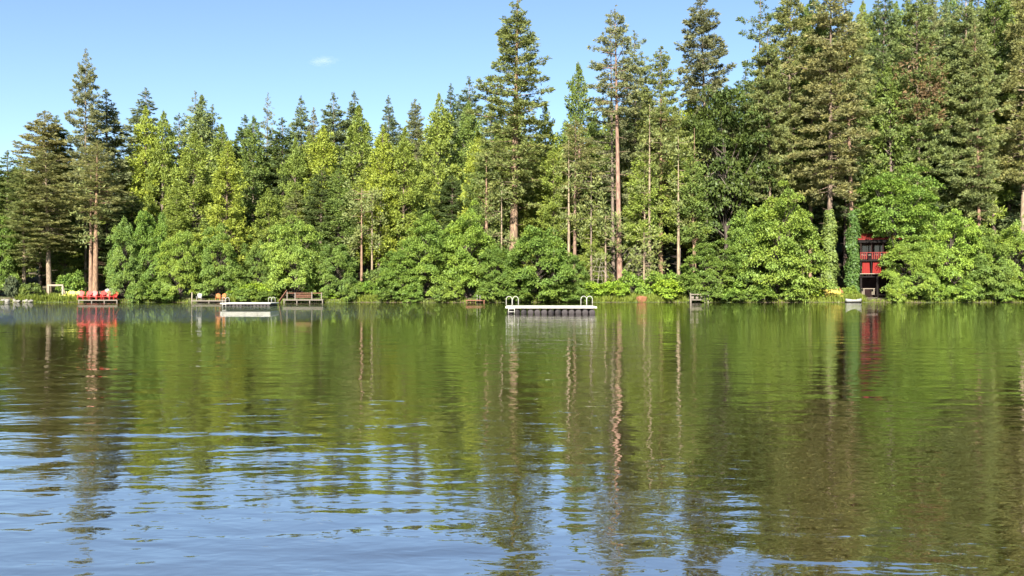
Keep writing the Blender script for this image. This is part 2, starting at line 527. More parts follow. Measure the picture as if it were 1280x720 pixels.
pine_prof = lambda f: min(1, 0.6 + 1.8 * f) * (1 - math.exp(-2.5 * (1 - f))) * 1.12 + 0.03
fir_prof = lambda f: min(1, 0.7 + 2.0 * f) * (1 - math.exp(-2.1 * (1 - f))) * 1.12 + 0.015
cedar_prof = lambda f: min(1, 0.75 + 2.5 * f) * (1 - math.exp(-2.5 * (1 - f))) * 1.08 + 0.01
pine_kw = dict(r=0.34, nl=24, L=0.38, W=0.11, outw=0.65, up=0.08, flat=0.6, nup=0.2)
for s in range(4):
    conifer('pine', 100 + s, 36, 4.6, (0.30, 0.36, 0.26, 0.33)[s], 0.50, 0.86, 8, pine_prof, lambda f: -17 + 46 * f, pine_kw, 3.0, 'needle', gaps=0.12, irr=0.17, lat=0.3, t0=0.3)
for s in range(3):
    conifer('sparse_pine', 120 + s, 36, 3.6, (0.34, 0.4, 0.3)[s], 0.42, 1.0, 5.5, pine_prof, lambda f: -14 + 50 * f, dict(pine_kw, nl=20, r=0.33), 2.5, 'needle', gaps=0.2, irr=0.28, lat=0.26)
for s in range(3):
    conifer('bare_pine', 130 + s, 36, 3.7, (0.55, 0.62, 0.5)[s], 0.46, 0.85, 6, pine_prof, lambda f: -16 + 50 * f, pine_kw, 2.6, 'needle', gaps=0.16, irr=0.26, lat=0.28)
fir_kw = dict(r=0.32, nl=20, L=0.44, W=0.13, outw=0.7, up=0.0, flat=0.6, nup=0.2)
for s in range(4):
    conifer('fir', 140 + s, 30, 3.7, (0.12, 0.18, 0.1, 0.15)[s], 0.38, 0.66, 6.5, fir_prof, lambda f: -18 + 46 * f, fir_kw, 3.3, 'needle', gaps=0.08, irr=0.16, t0=0.25, lat=0.3, stub=False)
cedar_kw = dict(r=0.40, nl=21, L=0.40, W=0.16, outw=0.5, up=0.2, nup=0.4)
for s in range(5):
    conifer('cedar', 160 + s, 25, 3.6, (0.1, 0.14, 0.08, 0.2, 0.12)[s], 0.36, 0.46, 5, cedar_prof, lambda f: 5 + 40 * f, cedar_kw, 2.0, 'cedar', gaps=0.1, irr=0.18, t0=0.45, lat=0.25, stub=False)
for s in range(2):
    conifer('tall_cedar', 170 + s, 28, 3.3, (0.38, 0.32)[s], 0.32, 0.5, 5, cedar_prof, lambda f: 5 + 40 * f, cedar_kw, 2.0, 'cedar', gaps=0.16, irr=0.3, t0=0.4, lat=0.25)

def broadleaf(kind, seed, H, R, zc, rz, nclump, nleaf, r0, mat='leaf', leafL=0.30, leafW=0.22, cl=(0.8, 1.5), inner=0.62, low=0.3, flat=0.42):
    rng = np.random.default_rng(seed)
    lob = rng.random(6) * 6.28
    C = []; O = []; Rr = []; limbs = []
    tries = 0
    while len(C) < nclump and tries < nclump * 20:
        tries += 1
        d = rng.normal(size=3); d /= np.linalg.norm(d)
        if d[2] < -0.9: continue
        a = math.atan2(d[1], d[0])
        lump = 1 + 0.16 * math.sin(2 * a + lob[0] + 2.2 * d[2]) + 0.13 * math.sin(3 * a + lob[1] - 3 * d[2]) + 0.10 * math.sin(5 * a + lob[2] + 4 * d[2])
        s = (inner + (1 - inner) * rng.random() ** 0.6) * lump
        wd = 1 + 0.42 * max(0.0, -d[2]) if kind in ('maple', 'shrub') else 1.0
        c = np.array([d[0] * R * s * wd, d[1] * R * s * wd, zc + d[2] * rz * s])
        if c[2] < low: continue
        C.append(c); O.append(d); Rr.append(rng.uniform(*cl) * (R / 5) ** 0.5)
        if rng.random() < 0.35:
            zz = max(0.3, min(c[2] - 0.4 * math.hypot(c[0], c[1]), H * 0.7)) * rng.uniform(0.5, 0.95)
            limbs.append(((0, 0, zz), tuple(c * 0.96 + np.array([0, 0, -0.2])), 0.25, 0.05 + 0.02 * R / 5))
    C = np.array(C); O = np.array(O); Rr = np.array(Rr)
    m = len(C)
    u = rng.random((m, nleaf)) ** 0.5; th = rng.random((m, nleaf)) * 6.283
    lx = u * np.cos(th); ly = u * np.sin(th)
    lz = flat * (1 - u ** 2) * rng.uniform(0.5, 1.0, (m, nleaf)) + rng.normal(0, 0.10, (m, nleaf)) - 0.25 * u
    tilt = O.copy(); tilt[:, 2] = 0
    # each clump is a dome that droops towards the outside of the crown
    off = np.stack([lx, ly, lz - 0.15 * (lx * tilt[:, :1] + ly * tilt[:, 1:2])], -1) * Rr[:, None, None]
    P = C[:, None] + off
    D = np.stack([lx, ly, -0.25 + 0 * lx], -1) + 0.4 * O[:, None] + rng.normal(0, 0.5, (m, nleaf, 3))
    Nn = np.stack([0.5 * lx, 0.5 * ly, 0 * lx + 1], -1) + 0.35 * O[:, None] + rng.normal(0, 0.4, (m, nleaf, 3))
    Ls = leafL * rng.uniform(0.65, 1.3, (m, nleaf)); Ws = leafW * rng.uniform(0.7, 1.3, (m, nleaf))
    tint = rng.random((m, nleaf)); shoot = np.clip(rng.normal(0.4, 0.3, (m, 1)) + rng.normal(0, .15, (m, nleaf)), 0, 1)
    crown = leaf_mesh(kind + '_crown', P.reshape(-1, 3), D.reshape(-1, 3), Nn.reshape(-1, 3), Ls.ravel(), Ws.ravel(), tint.ravel(), shoot.ravel(), mat)
    trunk, _ = trunk_mesh(rng, kind + '_trunk', H * 0.8, r0, limbs, 0.0, n=8)
    SPEC.setdefault(kind, []).append((trunk, crown, H, R))

for s in range(5):
    broadleaf('maple', 200 + s, 11, 5.0, 5.2, 5.4, 210, 190, 0.24, leafL=0.27, leafW=0.20, low=0.15, cl=(0.7, 1.3), inner=0.6, flat=0.5)
broadleaf('high_maple', 215, 17, 5.0, 12.2, 4.6, 150, 150, 0.26, low=8.0)
for s in range(2):
    broadleaf('oak', 220 + s, 16, 5.2, 10.0, 5.8, 130, 130, 0.3, leafL=0.34, leafW=0.22, inner=0.45, low=3.0, cl=(0.7, 1.3), flat=0.6)
for s in range(3):
    broadleaf('shrub', 230 + s, 2.6, 1.9, 1.2, 1.3, 60, 70, 0.07, leafL=0.30, leafW=0.17, cl=(0.45, 0.8), inner=0.5, low=0.15, flat=0.7)

# ---------------------------------------------------------------- trees
C_OLIVE = (0.205, 0.245, 0.088); C_GREY = (0.210, 0.235, 0.115); C_DARK = (0.120, 0.168, 0.060)
C_BLUE = (0.165, 0.215, 0.105); C_CEDAR = (0.210, 0.265, 0.058); C_YEL = (0.265, 0.320, 0.055)  # the blue carries the far firs' faint haze in their leaf colour
C_GREEN = (0.150, 0.208, 0.055); C_MAPLE = (0.152, 0.238, 0.050); C_BRIGHT = (0.200, 0.300, 0.055)
C_OAK = (0.070, 0.110, 0.030); C_GOLD = (0.235, 0.248, 0.095); C_LIME = (0.270, 0.390, 0.050)
B_RED = (0.265, 0.17, 0.11); B_GREY = (0.20, 0.155, 0.115); B_DARK = (0.09, 0.07, 0.055); B_PALE = (0.29, 0.225, 0.15)
NAMED = []
def jitter(c, rng, a=0.10):
    k = 1 + rng.normal(0, a)
    return (c[0] * k * (1 + rng.normal(0, a * 0.6)), c[1] * k, c[2] * k * (1 + rng.normal(0, a)), 1)

NAMES = {'pine': 'pine_tree', 'sparse_pine': 'pine_tree', 'bare_pine': 'pine_tree', 'fir': 'fir_tree', 'cedar': 'cedar_tree', 'tall_cedar': 'cedar_tree', 'maple': 'maple_tree', 'high_maple': 'maple_tree', 'oak': 'oak_tree', 'shrub': 'shrub'}
trng = np.random.default_rng(5)
def tree(kind, px, top, half, Y, col, label, var=0, bark=B_GREY, group=None, lean=0.0, lift=0.0, trunk_w=None, handle=None):
    """px: column of the trunk, top: row of the tip, half: half width of the crown in photo pixels, Y: metres from the camera"""
    sp = SPEC[kind]
    tr, cr, H, R = sp[var % len(sp)]
    x = px_x(px, Y)
    zb = ground(x, Y) + lift
    h = px_z(top, Y) - zb
    if kind == 'maple': half *= 0.82
    if kind not in ('maple', 'shrub', 'oak', 'high_maple'): half *= 1.55 if kind == 'fir' else 1.12
    sxy = half / F * Y / R
    sz = h / H
    o = empty(NAMES[kind], (x, Y, zb), trng.random() * 6.28, label, 'shrub' if kind == 'shrub' else 'tree', group)
    o.rotation_euler = (trng.normal(0, 0.012), lean + trng.normal(0, 0.013), 0)
    rz = trng.random() * 6.28
    t = bpy.data.objects.new('trunk' if kind != 'shrub' else 'stem', tr); COL.objects.link(t); t.parent = o
    tk = trunk_w * 0.75 if trunk_w else 0.75 if kind not in ('maple', 'shrub', 'oak', 'high_maple') else 1.0
    t.scale = (sxy * tk, sxy * tk, sz); t.rotation_euler = (0, 0, rz)
    c = bpy.data.objects.new('crown' if kind != 'shrub' else 'foliage', cr); COL.objects.link(c); c.parent = o
    c.scale = (sxy, sxy, sz); c.rotation_euler = (0, 0, rz)
    t.color = jitter(bark, trng, 0.06); c.color = jitter(col, trng, 0.05)
    if handle:
        NAMED.append((px, handle))
    return o

G_F = 'conifers of the front row'; G_M = 'broad-leaved trees along the waterline'
T = [
# kind, px, top, half, Y, colour, var, bark, label, handle
('fir', 8, 188, 24, 128, C_GREEN, 0, B_GREY, 'low dark green fir cut by the left edge of the view', 'the fir at the left edge'),
('fir', -14, 196, 26, 133, C_GREEN, 1, B_GREY, 'green fir half outside the left edge behind the low fir', None),
('fir', 26, 202, 24, 136, C_OLIVE, 3, B_GREY, 'olive fir low on the skyline near the left edge', None),
('pine', 30, 200, 27, 116, C_OLIVE, 2, B_PALE, 'thin pale-trunked pine at the far left above the shore stones', 'the pale pine at far left'),
('pine', 62, 185, 38, 117, C_GOLD, 3, B_PALE, 'leaning olive pine whose trunk holds the wooden beam', 'the leaning olive pine'),
('pine', 52, 138, 36, 134, C_GOLD, 1, B_GREY, 'broad olive pine with ragged tip left of the tall grey pine', 'the ragged olive pine'),
('fir', 73, 146, 24, 138, C_GREEN, 1, B_GREY, 'second ragged tip between the olive pine and the tall grey pine', None),
('pine', 107, 61, 21, 124, C_GREY, 0, B_GREY, 'tall sparse grey pine standing above all trees on the left', 'the tall grey pine on the left'),
('bare_pine', 119, 175, 28, 115.5, C_GOLD, 2, B_RED, 'twin-trunked golden pine rising straight behind the red chairs', 'the golden pine behind the red chairs'),
('fir', 136, 113, 30, 130, C_GREY, 2, B_GREY, 'pointed grey-green fir just right of the tall grey pine', 'the pointed grey-green fir'),
('fir', 181, 110, 24, 146, C_BLUE, 3, B_GREY, 'dark bluish fir whose tip rises behind the lime cedars', 'the bluish fir tip'),
('cedar', 183, 134, 27, 132, C_YEL, 0, B_GREY, 'pointed lime-yellow cedar in front of the bluish fir tip', 'the pointed lime cedar'),
('cedar', 202, 138, 24, 131, C_CEDAR, 1, B_GREY, 'slim olive-lime cedar close beside the pointed lime-yellow cedar', None),
('pine', 222, 142, 22, 142, C_DARK, 2, B_GREY, 'dark green pine left of the three clustered tips', 'the dark pine left of the clustered tips'),
('sparse_pine', 243, 115, 17, 150, C_GREY, 1, B_GREY, 'highest thin grey tip of the three clustered tips', None),
('fir', 265, 130, 18, 152, C_BLUE, 0, B_GREY, 'rightmost bluish tip of the three clustered tips', None),
('cedar', 251, 120, 30, 138, C_OLIVE, 2, B_GREY, 'brownish olive cedar filling the middle of the three clustered tips', 'the brownish olive cedar'),
('cedar', 240, 165, 30, 126, C_CEDAR, 3, B_GREY, 'wide lime cedar standing in front of the three clustered tips', 'the wide lime cedar'),
('cedar', 281, 178, 27, 123, C_YEL, 4, B_GREY, 'brightest yellow cedar with a blunt cone tip on the left', 'the brightest yellow cedar'),
('cedar', 280, 156, 26, 136, C_CEDAR, 0, B_GREY, 'green cedar tip directly above the brightest yellow cedar', None),
('fir', 306, 143, 21, 140, C_DARK, 1, B_GREY, 'dark fir right of the skyline notch', 'the dark fir right of the skyline notch'),
('cedar', 316, 146, 25, 133, C_GREEN, 1, B_GREY, 'mid-green cedar between the dark fir and the thin ragged tip', None),
('sparse_pine', 331, 118, 14, 148, C_GREY, 2, B_GREY, 'thin ragged grey pine tip on the left of the ridge', 'the thin ragged grey tip'),
('fir', 354, 148, 27, 136, C_DARK, 2, B_GREY, 'dark layered fir with sweeping flat branches', 'the dark layered fir'),
('fir', 376, 121, 18, 152, C_BLUE, 3, B_GREY, 'bluish fir tip behind the dark layered fir', None),
('fir', 393, 135, 16, 150, C_GREY, 0, B_GREY, 'small grey-green fir tip right of the dark layered fir', None),
('cedar', 369, 172, 22, 127, C_CEDAR, 2, B_GREY, 'narrow lime cedar in front of the dark layered fir', 'the narrow lime cedar'),
('cedar', 408, 158, 29, 128, C_YEL, 3, B_GREY, 'stout yellow-lime cedar above the railed dock', 'the stout yellow-lime cedar'),
('cedar', 387, 166, 24, 130, C_CEDAR, 4, B_GREY, 'lime cedar squeezed left of the stout yellow-lime cedar', None),
('fir', 419, 116, 20, 150, C_BLUE, 1, B_GREY, 'bluish fir tip above the stout yellow-lime cedar', None),
('fir', 446, 115, 21, 152, C_BLUE, 2, B_GREY, 'taller bluish fir tip behind the pointed green cedar', 'the bluish fir in the ridge middle'),
('cedar', 450, 133, 29, 132, C_CEDAR, 0, B_GREY, 'pointed green cedar with a slim tip midway along the ridge', 'the pointed green cedar'),
('cedar', 473, 158, 24, 126, C_YEL, 1, B_GREY, 'small yellow cedar right of the pointed green cedar', 'the small yellow cedar'),
('fir', 487, 119, 15, 160, C_BLUE, 3, B_GREY, 'small hazy fir tip alone midway along the ridge', None),
('cedar', 503, 160, 26, 127, C_CEDAR, 2, B_GREY, 'round-topped lime cedar over the reddish forest clearing', 'the round-topped lime cedar'),
('pine', 523, 123, 21, 146, C_GREY, 3, B_GREY, 'grey-green pine left of the yellow-green spire', None),
('cedar', 547, 117, 27, 131, C_CEDAR, 4, B_GREY, 'tall yellow-green spire left of the giant pine', 'the yellow-green spire'),
('fir', 562, 103, 18, 152, C_DARK, 0, B_GREY, 'dark fir tip first left of the giant pine pair', None),
('fir', 586, 97, 20, 150, C_BLUE, 1, B_GREY, 'dark bluish fir tip nearest left of the giant pine', 'the fir nearest left of the giant pine'),
('cedar', 584, 128, 25, 136, C_GREEN, 3, B_GREY, 'green cedar under the dark bluish fir tip', None),
('cedar', 600, 164, 24, 124, C_YEL, 2, B_GREY, 'bright yellow bushy cedar at the giant pine\'s left foot', 'the bright bushy cedar'),
('tall_cedar', 606, 178, 24, 121, C_GREEN, 0, B_RED, 'reddish-trunked cedar between the bushy yellow cedar and giant pine', None),
('pine', 641, -3, 45, 121, C_OLIVE, 0, B_RED, 'giant olive pine rising alone in the centre of the view', 'the giant pine'),
('cedar', 681, 130, 22, 132, C_YEL, 0, B_GREY, 'golden cedar tucked against the giant pine\'s right side', 'the golden cedar'),
('fir', 703, 150, 18, 138, C_DARK, 2, B_GREY, 'dark fir in the dip right of the giant pine', None),
('tall_cedar', 692, 185, 22, 121, C_CEDAR, 1, B_GREY, 'slim green cedar on bare trunk right of the giant pine', None),
('cedar', 726, 80, 29, 126, C_GREEN, 1, B_RED, 'slender pointed green cedar standing clear against the sky', 'the slender pointed cedar'),
('bare_pine', 718, 150, 26, 119, C_GOLD, 0, B_RED, 'gold-lit pine on twin reddish trunks behind the raft\'s right ladder', 'the gold-lit pine'),
('sparse_pine', 767, 25, 27, 123, C_GREY, 0, B_GREY, 'sparse grey pine left of the tall red-trunked pine', 'the sparse grey pine'),
('bare_pine', 775, 14, 30, 117.5, C_GREY, 1, B_RED, 'tall pine on a long straight bare reddish trunk', 'the tall red-trunked pine'),
('cedar', 744, 250, 17, 117, C_CEDAR, 2, B_GREY, 'small young lime cedar with dead twigs near the right raft ladder', None),
('pine', 797, 40, 30, 126, C_GREY, 2, B_GREY, 'dense grey-green pine right of the red-trunked pine', None),
('pine', 826, 60, 34, 123, C_OLIVE, 3, B_RED, 'wide olive pine between red-trunked pine and sunlit cedar', 'the wide olive pine'),
('tall_cedar', 806, 190, 24, 118, C_CEDAR, 0, B_PALE, 'thin-trunked lime cedar right of the red-trunked pine', None),
('cedar', 868, 112, 29, 130, C_YEL, 3, B_GREY, 'sunlit lime-yellow cedar left of the dark oak', 'the sunlit cedar beside the dark oak'),
('tall_cedar', 848, 175, 26, 120, C_CEDAR, 1, B_GREY, 'green cedar on a grey trunk above the small grey dock', None),
('pine', 888, -8, 39, 130, C_GREY, 1, B_GREY, 'tall fir-like pine with sky on both sides above the dark oak', 'the tall pine above the dark oak'),
('oak', 908, 108, 50, 121, C_OAK, 0, B_DARK, 'dark rounded oak amid the conifers', 'the dark oak'),
('tall_cedar', 868, 196, 22, 117.5, C_GREEN, 0, B_RED, 'reddish-trunked green cedar below the dark oak\'s left side', None),
('sparse_pine', 945, -14, 31, 122, C_DARK, 1, B_GREY, 'dark sparse pine with see-through top right of the dark oak', 'the dark see-through pine'),
('oak', 948, 150, 33, 122.5, C_OAK, 1, B_DARK, 'dark leafy tree under the see-through pine', None),
('pine', 985, -28, 36, 121, C_OLIVE, 0, B_GREY, 'broad olive pine right of the see-through pine', 'the broad olive pine on the right'),
('bare_pine', 1067, 8, 33, 114.8, C_OLIVE, 2, B_RED, 'olive pine whose trunk carries the shaded ivy beside the cabin', None),
('pine', 1037, -34, 43, 114.0, C_GOLD, 3, B_GREY, 'huge golden-olive pine whose trunk carries the bright ivy column', 'the huge golden pine'),
('pine', 1094, -30, 31, 126, C_DARK, 2, B_GREY, 'dark green pine behind the light green cone-shaped fir', 'the dark pine on the right'),
('cedar', 1117, 78, 33, 121, C_GREEN, 0, B_GREY, 'light green cone-shaped fir above the red cabin', 'the light green fir'),
('pine', 1150, -18, 33, 120.5, C_OLIVE, 1, B_GREY, 'olive pine with rust-brown dead boughs', 'the pine with brown boughs'),
('cedar', 1182, 60, 30, 123, C_GREEN, 4, B_GREY, 'tall green cedar right of the pine with brown boughs', None),
('pine', 1012, -20, 32, 121.5, C_GREEN, 1, B_RED, 'green pine between the two broad olive pines on the right', None),
('pine', 1174, -25, 30, 125, C_GREY, 3, B_GREY, 'grey-green pine behind the cedar right of the brown boughs', None),
('pine', 1226, 25, 27, 117.5, C_OLIVE, 0, B_RED, 'shorter layered olive pine left of the right-edge pines', None),
('pine', 965, 20, 28, 119.5, C_OLIVE, 2, B_GREY, 'slim layered pine right of the see-through pine', None),
('pine', 1208, -30, 37, 119.5, C_OLIVE, 2, B_PALE, 'large olive pine with pale trunk near the right edge', 'the large pale-trunked pine'),
('pine', 1242, -36, 32, 124, C_GREEN, 0, B_GREY, 'green pine second from the right edge', None),
('pine', 1275, -38, 36, 118.5, C_GOLD, 1, B_PALE, 'golden pine cut by the right edge of the view', 'the golden pine at the right edge'),
]
MAP = [
# px, top, half, Y, colour, var, label
(-6, 270, 34, 117, C_MAPLE, 3, 'green maple cut by the left edge behind the shore stones'),
(157, 274, 24, 114, C_MAPLE, 0, 'rounded green maple right beside the red chairs'),
(186, 262, 27, 115.5, C_MAPLE, 1, 'taller rounded maple second right of the red chairs'),
(225, 288, 28, 113.5, C_BRIGHT, 2, 'bright green maple left of the low dock'),
(274, 284, 31, 115, C_MAPLE, 3, 'mid-green maple behind the low dock'),
(322, 300, 24, 118, C_MAPLE, 4, 'shaded maple behind the far raft'),
(368, 272, 38, 114.5, C_BRIGHT, 0, 'large bright maple overhanging the railed dock'),
(422, 304, 28, 113.5, C_MAPLE, 1, 'rounded maple right of the railed dock'),
(500, 312, 29, 113.5, C_MAPLE, 2, 'dark-sided maple below the reddish forest clearing'),
(532, 274, 40, 114, C_MAPLE, 3, 'big leafy maple left of the tiny brown dock'),
(583, 260, 40, 115, C_BRIGHT, 4, 'tallest spreading maple above the tiny brown dock'),
(622, 305, 27, 113.3, C_MAPLE, 0, 'low maple between the tiny dock and the near raft'),
(672, 281, 47, 113.5, C_MAPLE, 1, 'dome-shaped maple directly behind the near raft'),
(714, 318, 25, 114, C_MAPLE, 2, 'small maple behind the near raft\'s right ladder'),
(887, 304, 36, 113.8, C_MAPLE, 3, 'leafy maple overhanging the small grey dock'),
(935, 262, 34, 116.5, C_MAPLE, 2, 'half-shaded maple between the grey dock and the brightest maple'),
(975, 236, 53, 114, C_BRIGHT, 4, 'brightest large maple left of the ivy-clad trunks'),
(1124, 214, 41, 114.6, C_MAPLE, 0, 'tall green maple rising behind the red cabin'),
(1138, 292, 36, 113.2, C_BRIGHT, 1, 'bright maple covering the right half of the red cabin'),
(1188, 262, 41, 114.5, C_BRIGHT, 2, 'broad bright maple right of the red cabin'),
(1228, 286, 33, 113.5, C_MAPLE, 3, 'lower maple second from the right edge'),
(1268, 276, 38, 115, C_BRIGHT, 4, 'bright maple cut by the right edge of the view'),
(1322, 280, 36, 114, C_MAPLE, 1, 'green maple just beyond the right edge of the view'),
(1380, 285, 38, 114, C_BRIGHT, 2, 'bright maple well beyond the right edge of the view'),
(-60, 280, 36, 114, C_MAPLE, 0, 'green maple well beyond the left edge of the view'),
]
for k, px, top, half, Y, col, var, bark, label, handle in T:
    tree(k, px, top, half, Y, col, label, var, bark, handle=handle, trunk_w={'the giant pine': 1.5, 'the golden pine behind the red chairs': 1.3, 'the tall red-trunked pine': 1.25}.get(handle))
for px, top, half, Y, col, var, label in MAP:
    tree('high_maple' if label.startswith('tall green maple') else 'maple', px, top, half, Y - (1.0 if label.startswith('tall green maple') else 1.9), col, label, var, B_DARK, G_M)

# wood behind: trees that only show in the gaps
SKY = [(-60, 215), (0, 212), (30, 208), (60, 196), (100, 190), (140, 185), (170, 185), (210, 172), (260, 168), (292, 182), (330, 170), (360, 165), (400, 155), (440, 150), (480, 150), (520, 146), (560, 138), (600, 135), (640, 130), (680, 158), (700, 170), (720, 160), (760, 135), (800, 125), (840, 130), (880, 125), (920, 110), (960, 70), (1000, 40), (1050, 10), (1100, 0), (1150, -10), (1280, -20), (1400, -20)]
def sky_row(px):
    return float(np.interp(px, [a for a, b in SKY], [b for a, b in SKY]))
frng = np.random.default_rng(77)
kinds = ['fir', 'fir', 'pine', 'cedar', 'cedar', 'cedar']
words = {'fir': 'dark fir', 'pine': 'dull green pine', 'cedar': 'green cedar', 'sparse_pine': 'thin grey pine'}
NAMED.sort()
n = 0
for row, (Y0, Y1, step, drop) in enumerate(((124, 130, 34, (50, 105)), (136, 144, 30, (22, 70)), (150, 162, 26, (2, 38)), (172, 190, 22, (-14, 16)))):
    px = -60 + frng.uniform(0, step)
    while px < 1400:
        Y = frng.uniform(Y0, Y1)
        k = kinds[int(frng.integers(len(kinds)))]
        top = sky_row(px) + frng.uniform(*drop)
        col = {'fir': C_DARK if frng.random() < .5 else C_BLUE, 'pine': C_OLIVE if frng.random() < .5 else C_DARK, 'cedar': C_GREEN if frng.random() < .4 else C_CEDAR, 'sparse_pine': C_GREY}[k]
        half = frng.uniform(19, 28) * (125 / Y) ** 0.5 * (1.25 if px > 950 else 1)
        near = min(NAMED, key=lambda t: abs(t[0] - px))
        pos = ('close', 'midway', 'far', 'highest')[row]
        side = 'left' if px < near[0] - 9 else 'right' if px > near[0] + 9 else 'straight'
        lab = '%s %s %s behind %s' % (words[k], pos, side, near[1])
        if px < -10: lab = '%s %s in the wood beyond the left edge' % (words[k], pos)
        elif px > 1290: lab = '%s %s in the wood beyond the right edge' % (words[k], pos)
        tree(k, px, top, half, Y, col, lab, int(frng.integers(9)), B_GREY if frng.random() < .7 else B_DARK, 'trees of the wood behind the front row')
        px += step * frng.uniform(0.65, 1.35)
        n += 1
print('wood trees', n)

# undergrowth: single shrubs along the bank
SH = [
(40, 352, 12, 112, C_GREEN, 'pale green bush between the two leaning pine trunks'),
(14, 346, 9, 112.2, (0.10, 0.13, 0.07), 'thin silvery sapling above the pale shore stones'),
(90, 340, 16, 116, C_MAPLE, 'dark bush behind the lime chairs'),
(318, 352, 20, 112.5, C_LIME, 'glowing lime bush right behind the far raft'),
(342, 350, 13, 113, C_BRIGHT, 'bright bush between the far raft and the railed dock'),
(298, 356, 12, 112.5, C_LIME, 'low bright bush at the far raft\'s left ladder'),
(415, 362, 8, 111.3, C_LIME, 'small lime bush at the right end of the railed dock'),
(455, 352, 17, 112.3, C_BRIGHT, 'light bush at the water below the small yellow cedar'),
(640, 345, 16, 112.5, C_MAPLE, 'bush behind the near raft\'s left ladder'),
(738, 350, 20, 112.5, C_LIME, 'bright bush just right of the near raft'),
(765, 352, 19, 112.3, C_LIME, 'lime bush at the foot of the tall red trunk'),
(790, 340, 17, 114, C_BRIGHT, 'leafy bright sapling right of the tall red trunk'),
(820, 336, 18, 114.5, C_BRIGHT, 'bright upright bush behind the rust-brown stump'),
(834, 350, 19, 112.4, C_LIME, 'lime bush left of the small grey dock'),
(700, 345, 16, 113, C_BRIGHT, 'low bush under the near raft\'s right ladder'),
(910, 348, 20, 112.3, C_BRIGHT, 'light bush right of the small grey dock'),
(1016, 355, 14, 112, C_LIME, 'light bush left of the yellow bench'),
(1062, 358, 10, 112.6, C_BRIGHT, 'small bush between the yellow bench and cabin'),
(470, 335, 16, 118, C_GREEN, 'bush in the reddish forest clearing'),
(610, 345, 17, 112.6, C_MAPLE, 'bush right of the tiny brown dock'),
(1165, 345, 20, 112.4, C_MAPLE, 'bush at the water under the broad bright maple'),
(1210, 340, 22, 112.4, C_MAPLE, 'bush at the water second from the right edge'),
(1255, 345, 22, 112.4, C_BRIGHT, 'bush at the water beside the right edge'),
(195, 350, 16, 112.4, C_MAPLE, 'bush at the water between the maples and low dock'),
(388, 350, 14, 114.5, C_MAPLE, 'dim bush behind the railed dock'),
(862, 340, 18, 113.8, C_MAPLE, 'shaded bush behind the small grey dock'),
]
for i, (px, top, half, Y, col, label) in enumerate(SH):
    tree('shrub', px, top, half, Y, col, label, i, B_DARK, 'bushes along the shore')

brng = np.random.default_rng(31)
for i, (px, top, half, Y, col, var, label) in enumerate(MAP):
    if label.startswith('tall green'): continue
    for sd, word in ((-1, 'left'), (1, 'right')):
        bx_ = px + sd * half * brng.uniform(.3, .6)
        if 230 < bx_ < 290 or 345 < bx_ < 410 or 578 < bx_ < 610 or 858 < bx_ < 890 or 1050 < bx_ < 1100 or bx_ < 168: continue
        Yb = shore_y(px_x(bx_, 110)) + brng.uniform(.1, .8)
        tree('shrub', bx_, brng.uniform(352, 364), brng.uniform(10, 17), Yb, col, '%s waterside bush below the %s' % (word, label), i + sd + 1, B_DARK, 'low bushes at the waterline')

# brown dead boughs of the pine on the right
rng = np.random.default_rng(9)
for o in [o for o in COL.objects if o.get('label', '').startswith('olive pine with rust-brown')]:
    C = []; Oo = []
    Y = o.location.y; h = 1
    for _ in range(110):
        pz = px_z(rng.normal(122, 24), Y) - o.location.z
        a = rng.uniform(math.pi * 0.95, math.pi * 1.9); r = rng.uniform(1.6, 3.5)
        C.append((math.cos(a) * r, math.sin(a) * r, pz + rng.normal(0, 0.2))); Oo.append((math.cos(a), math.sin(a), -0.2))
    A = tufts(rng, np.array(C), np.array(Oo), 0.35, 16, 0.5, 0.15, 0.6, 0.1)
    d = bpy.data.objects.new('dead_boughs', leaf_mesh('dead_boughs', *A, 'needle')); COL.objects.link(d); d.parent = o
    d.color = (0.18, 0.125, 0.068, 1); d['label'] = 'rust-brown dead boughs'

# ivy on the two trunks beside the cabin
def ivy(px, top, half, Y, seed, label, col):
    rng = np.random.default_rng(seed)
    x = px_x(px, Y); zb = ground(x, Y); H = px_z(top, Y) - zb; R = half / F * Y
    n = 9000
    z = rng.random(n) ** 1.1 * H; a = rng.random(n) * 6.283
    r = R * (0.62 + 0.22 * np.sin(z * 1.3 + 2 * a + seed) + 0.16 * np.sin(z * 2.9 - a + seed) + 0.5 * rng.random(n) ** 1.5) * (1 - 0.45 * (z / H) ** 3)
    P = np.stack([np.cos(a) * r, np.sin(a) * r, z], -1)
    D = np.stack([np.cos(a) * .5, np.sin(a) * .5, -0.9 + 0 * a], -1) + rng.normal(0, .45, (n, 3))
    Nn = np.stack([np.cos(a), np.sin(a), 0.5 + 0 * a], -1) + rng.normal(0, .35, (n, 3))
    tint = rng.random(n); sh = np.clip(rng.normal(.4, .3, n), 0, 1)
    me = leaf_mesh('ivy_foliage', P, D, Nn, .36 * rng.uniform(.6, 1.3, n), .28 * rng.uniform(.6, 1.3, n), tint, sh, 'leaf')
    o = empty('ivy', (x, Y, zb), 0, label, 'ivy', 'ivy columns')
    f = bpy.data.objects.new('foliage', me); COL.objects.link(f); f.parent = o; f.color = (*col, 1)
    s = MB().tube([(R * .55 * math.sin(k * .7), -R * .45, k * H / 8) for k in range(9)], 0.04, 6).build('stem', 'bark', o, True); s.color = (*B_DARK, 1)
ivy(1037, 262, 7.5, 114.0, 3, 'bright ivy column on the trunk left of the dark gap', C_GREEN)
ivy(1067, 262, 7.5, 114.8, 4, 'shaded ivy column on the trunk right beside the cabin', (0.075, 0.14, 0.035))  # shade on this column is put into a darker leaf colour
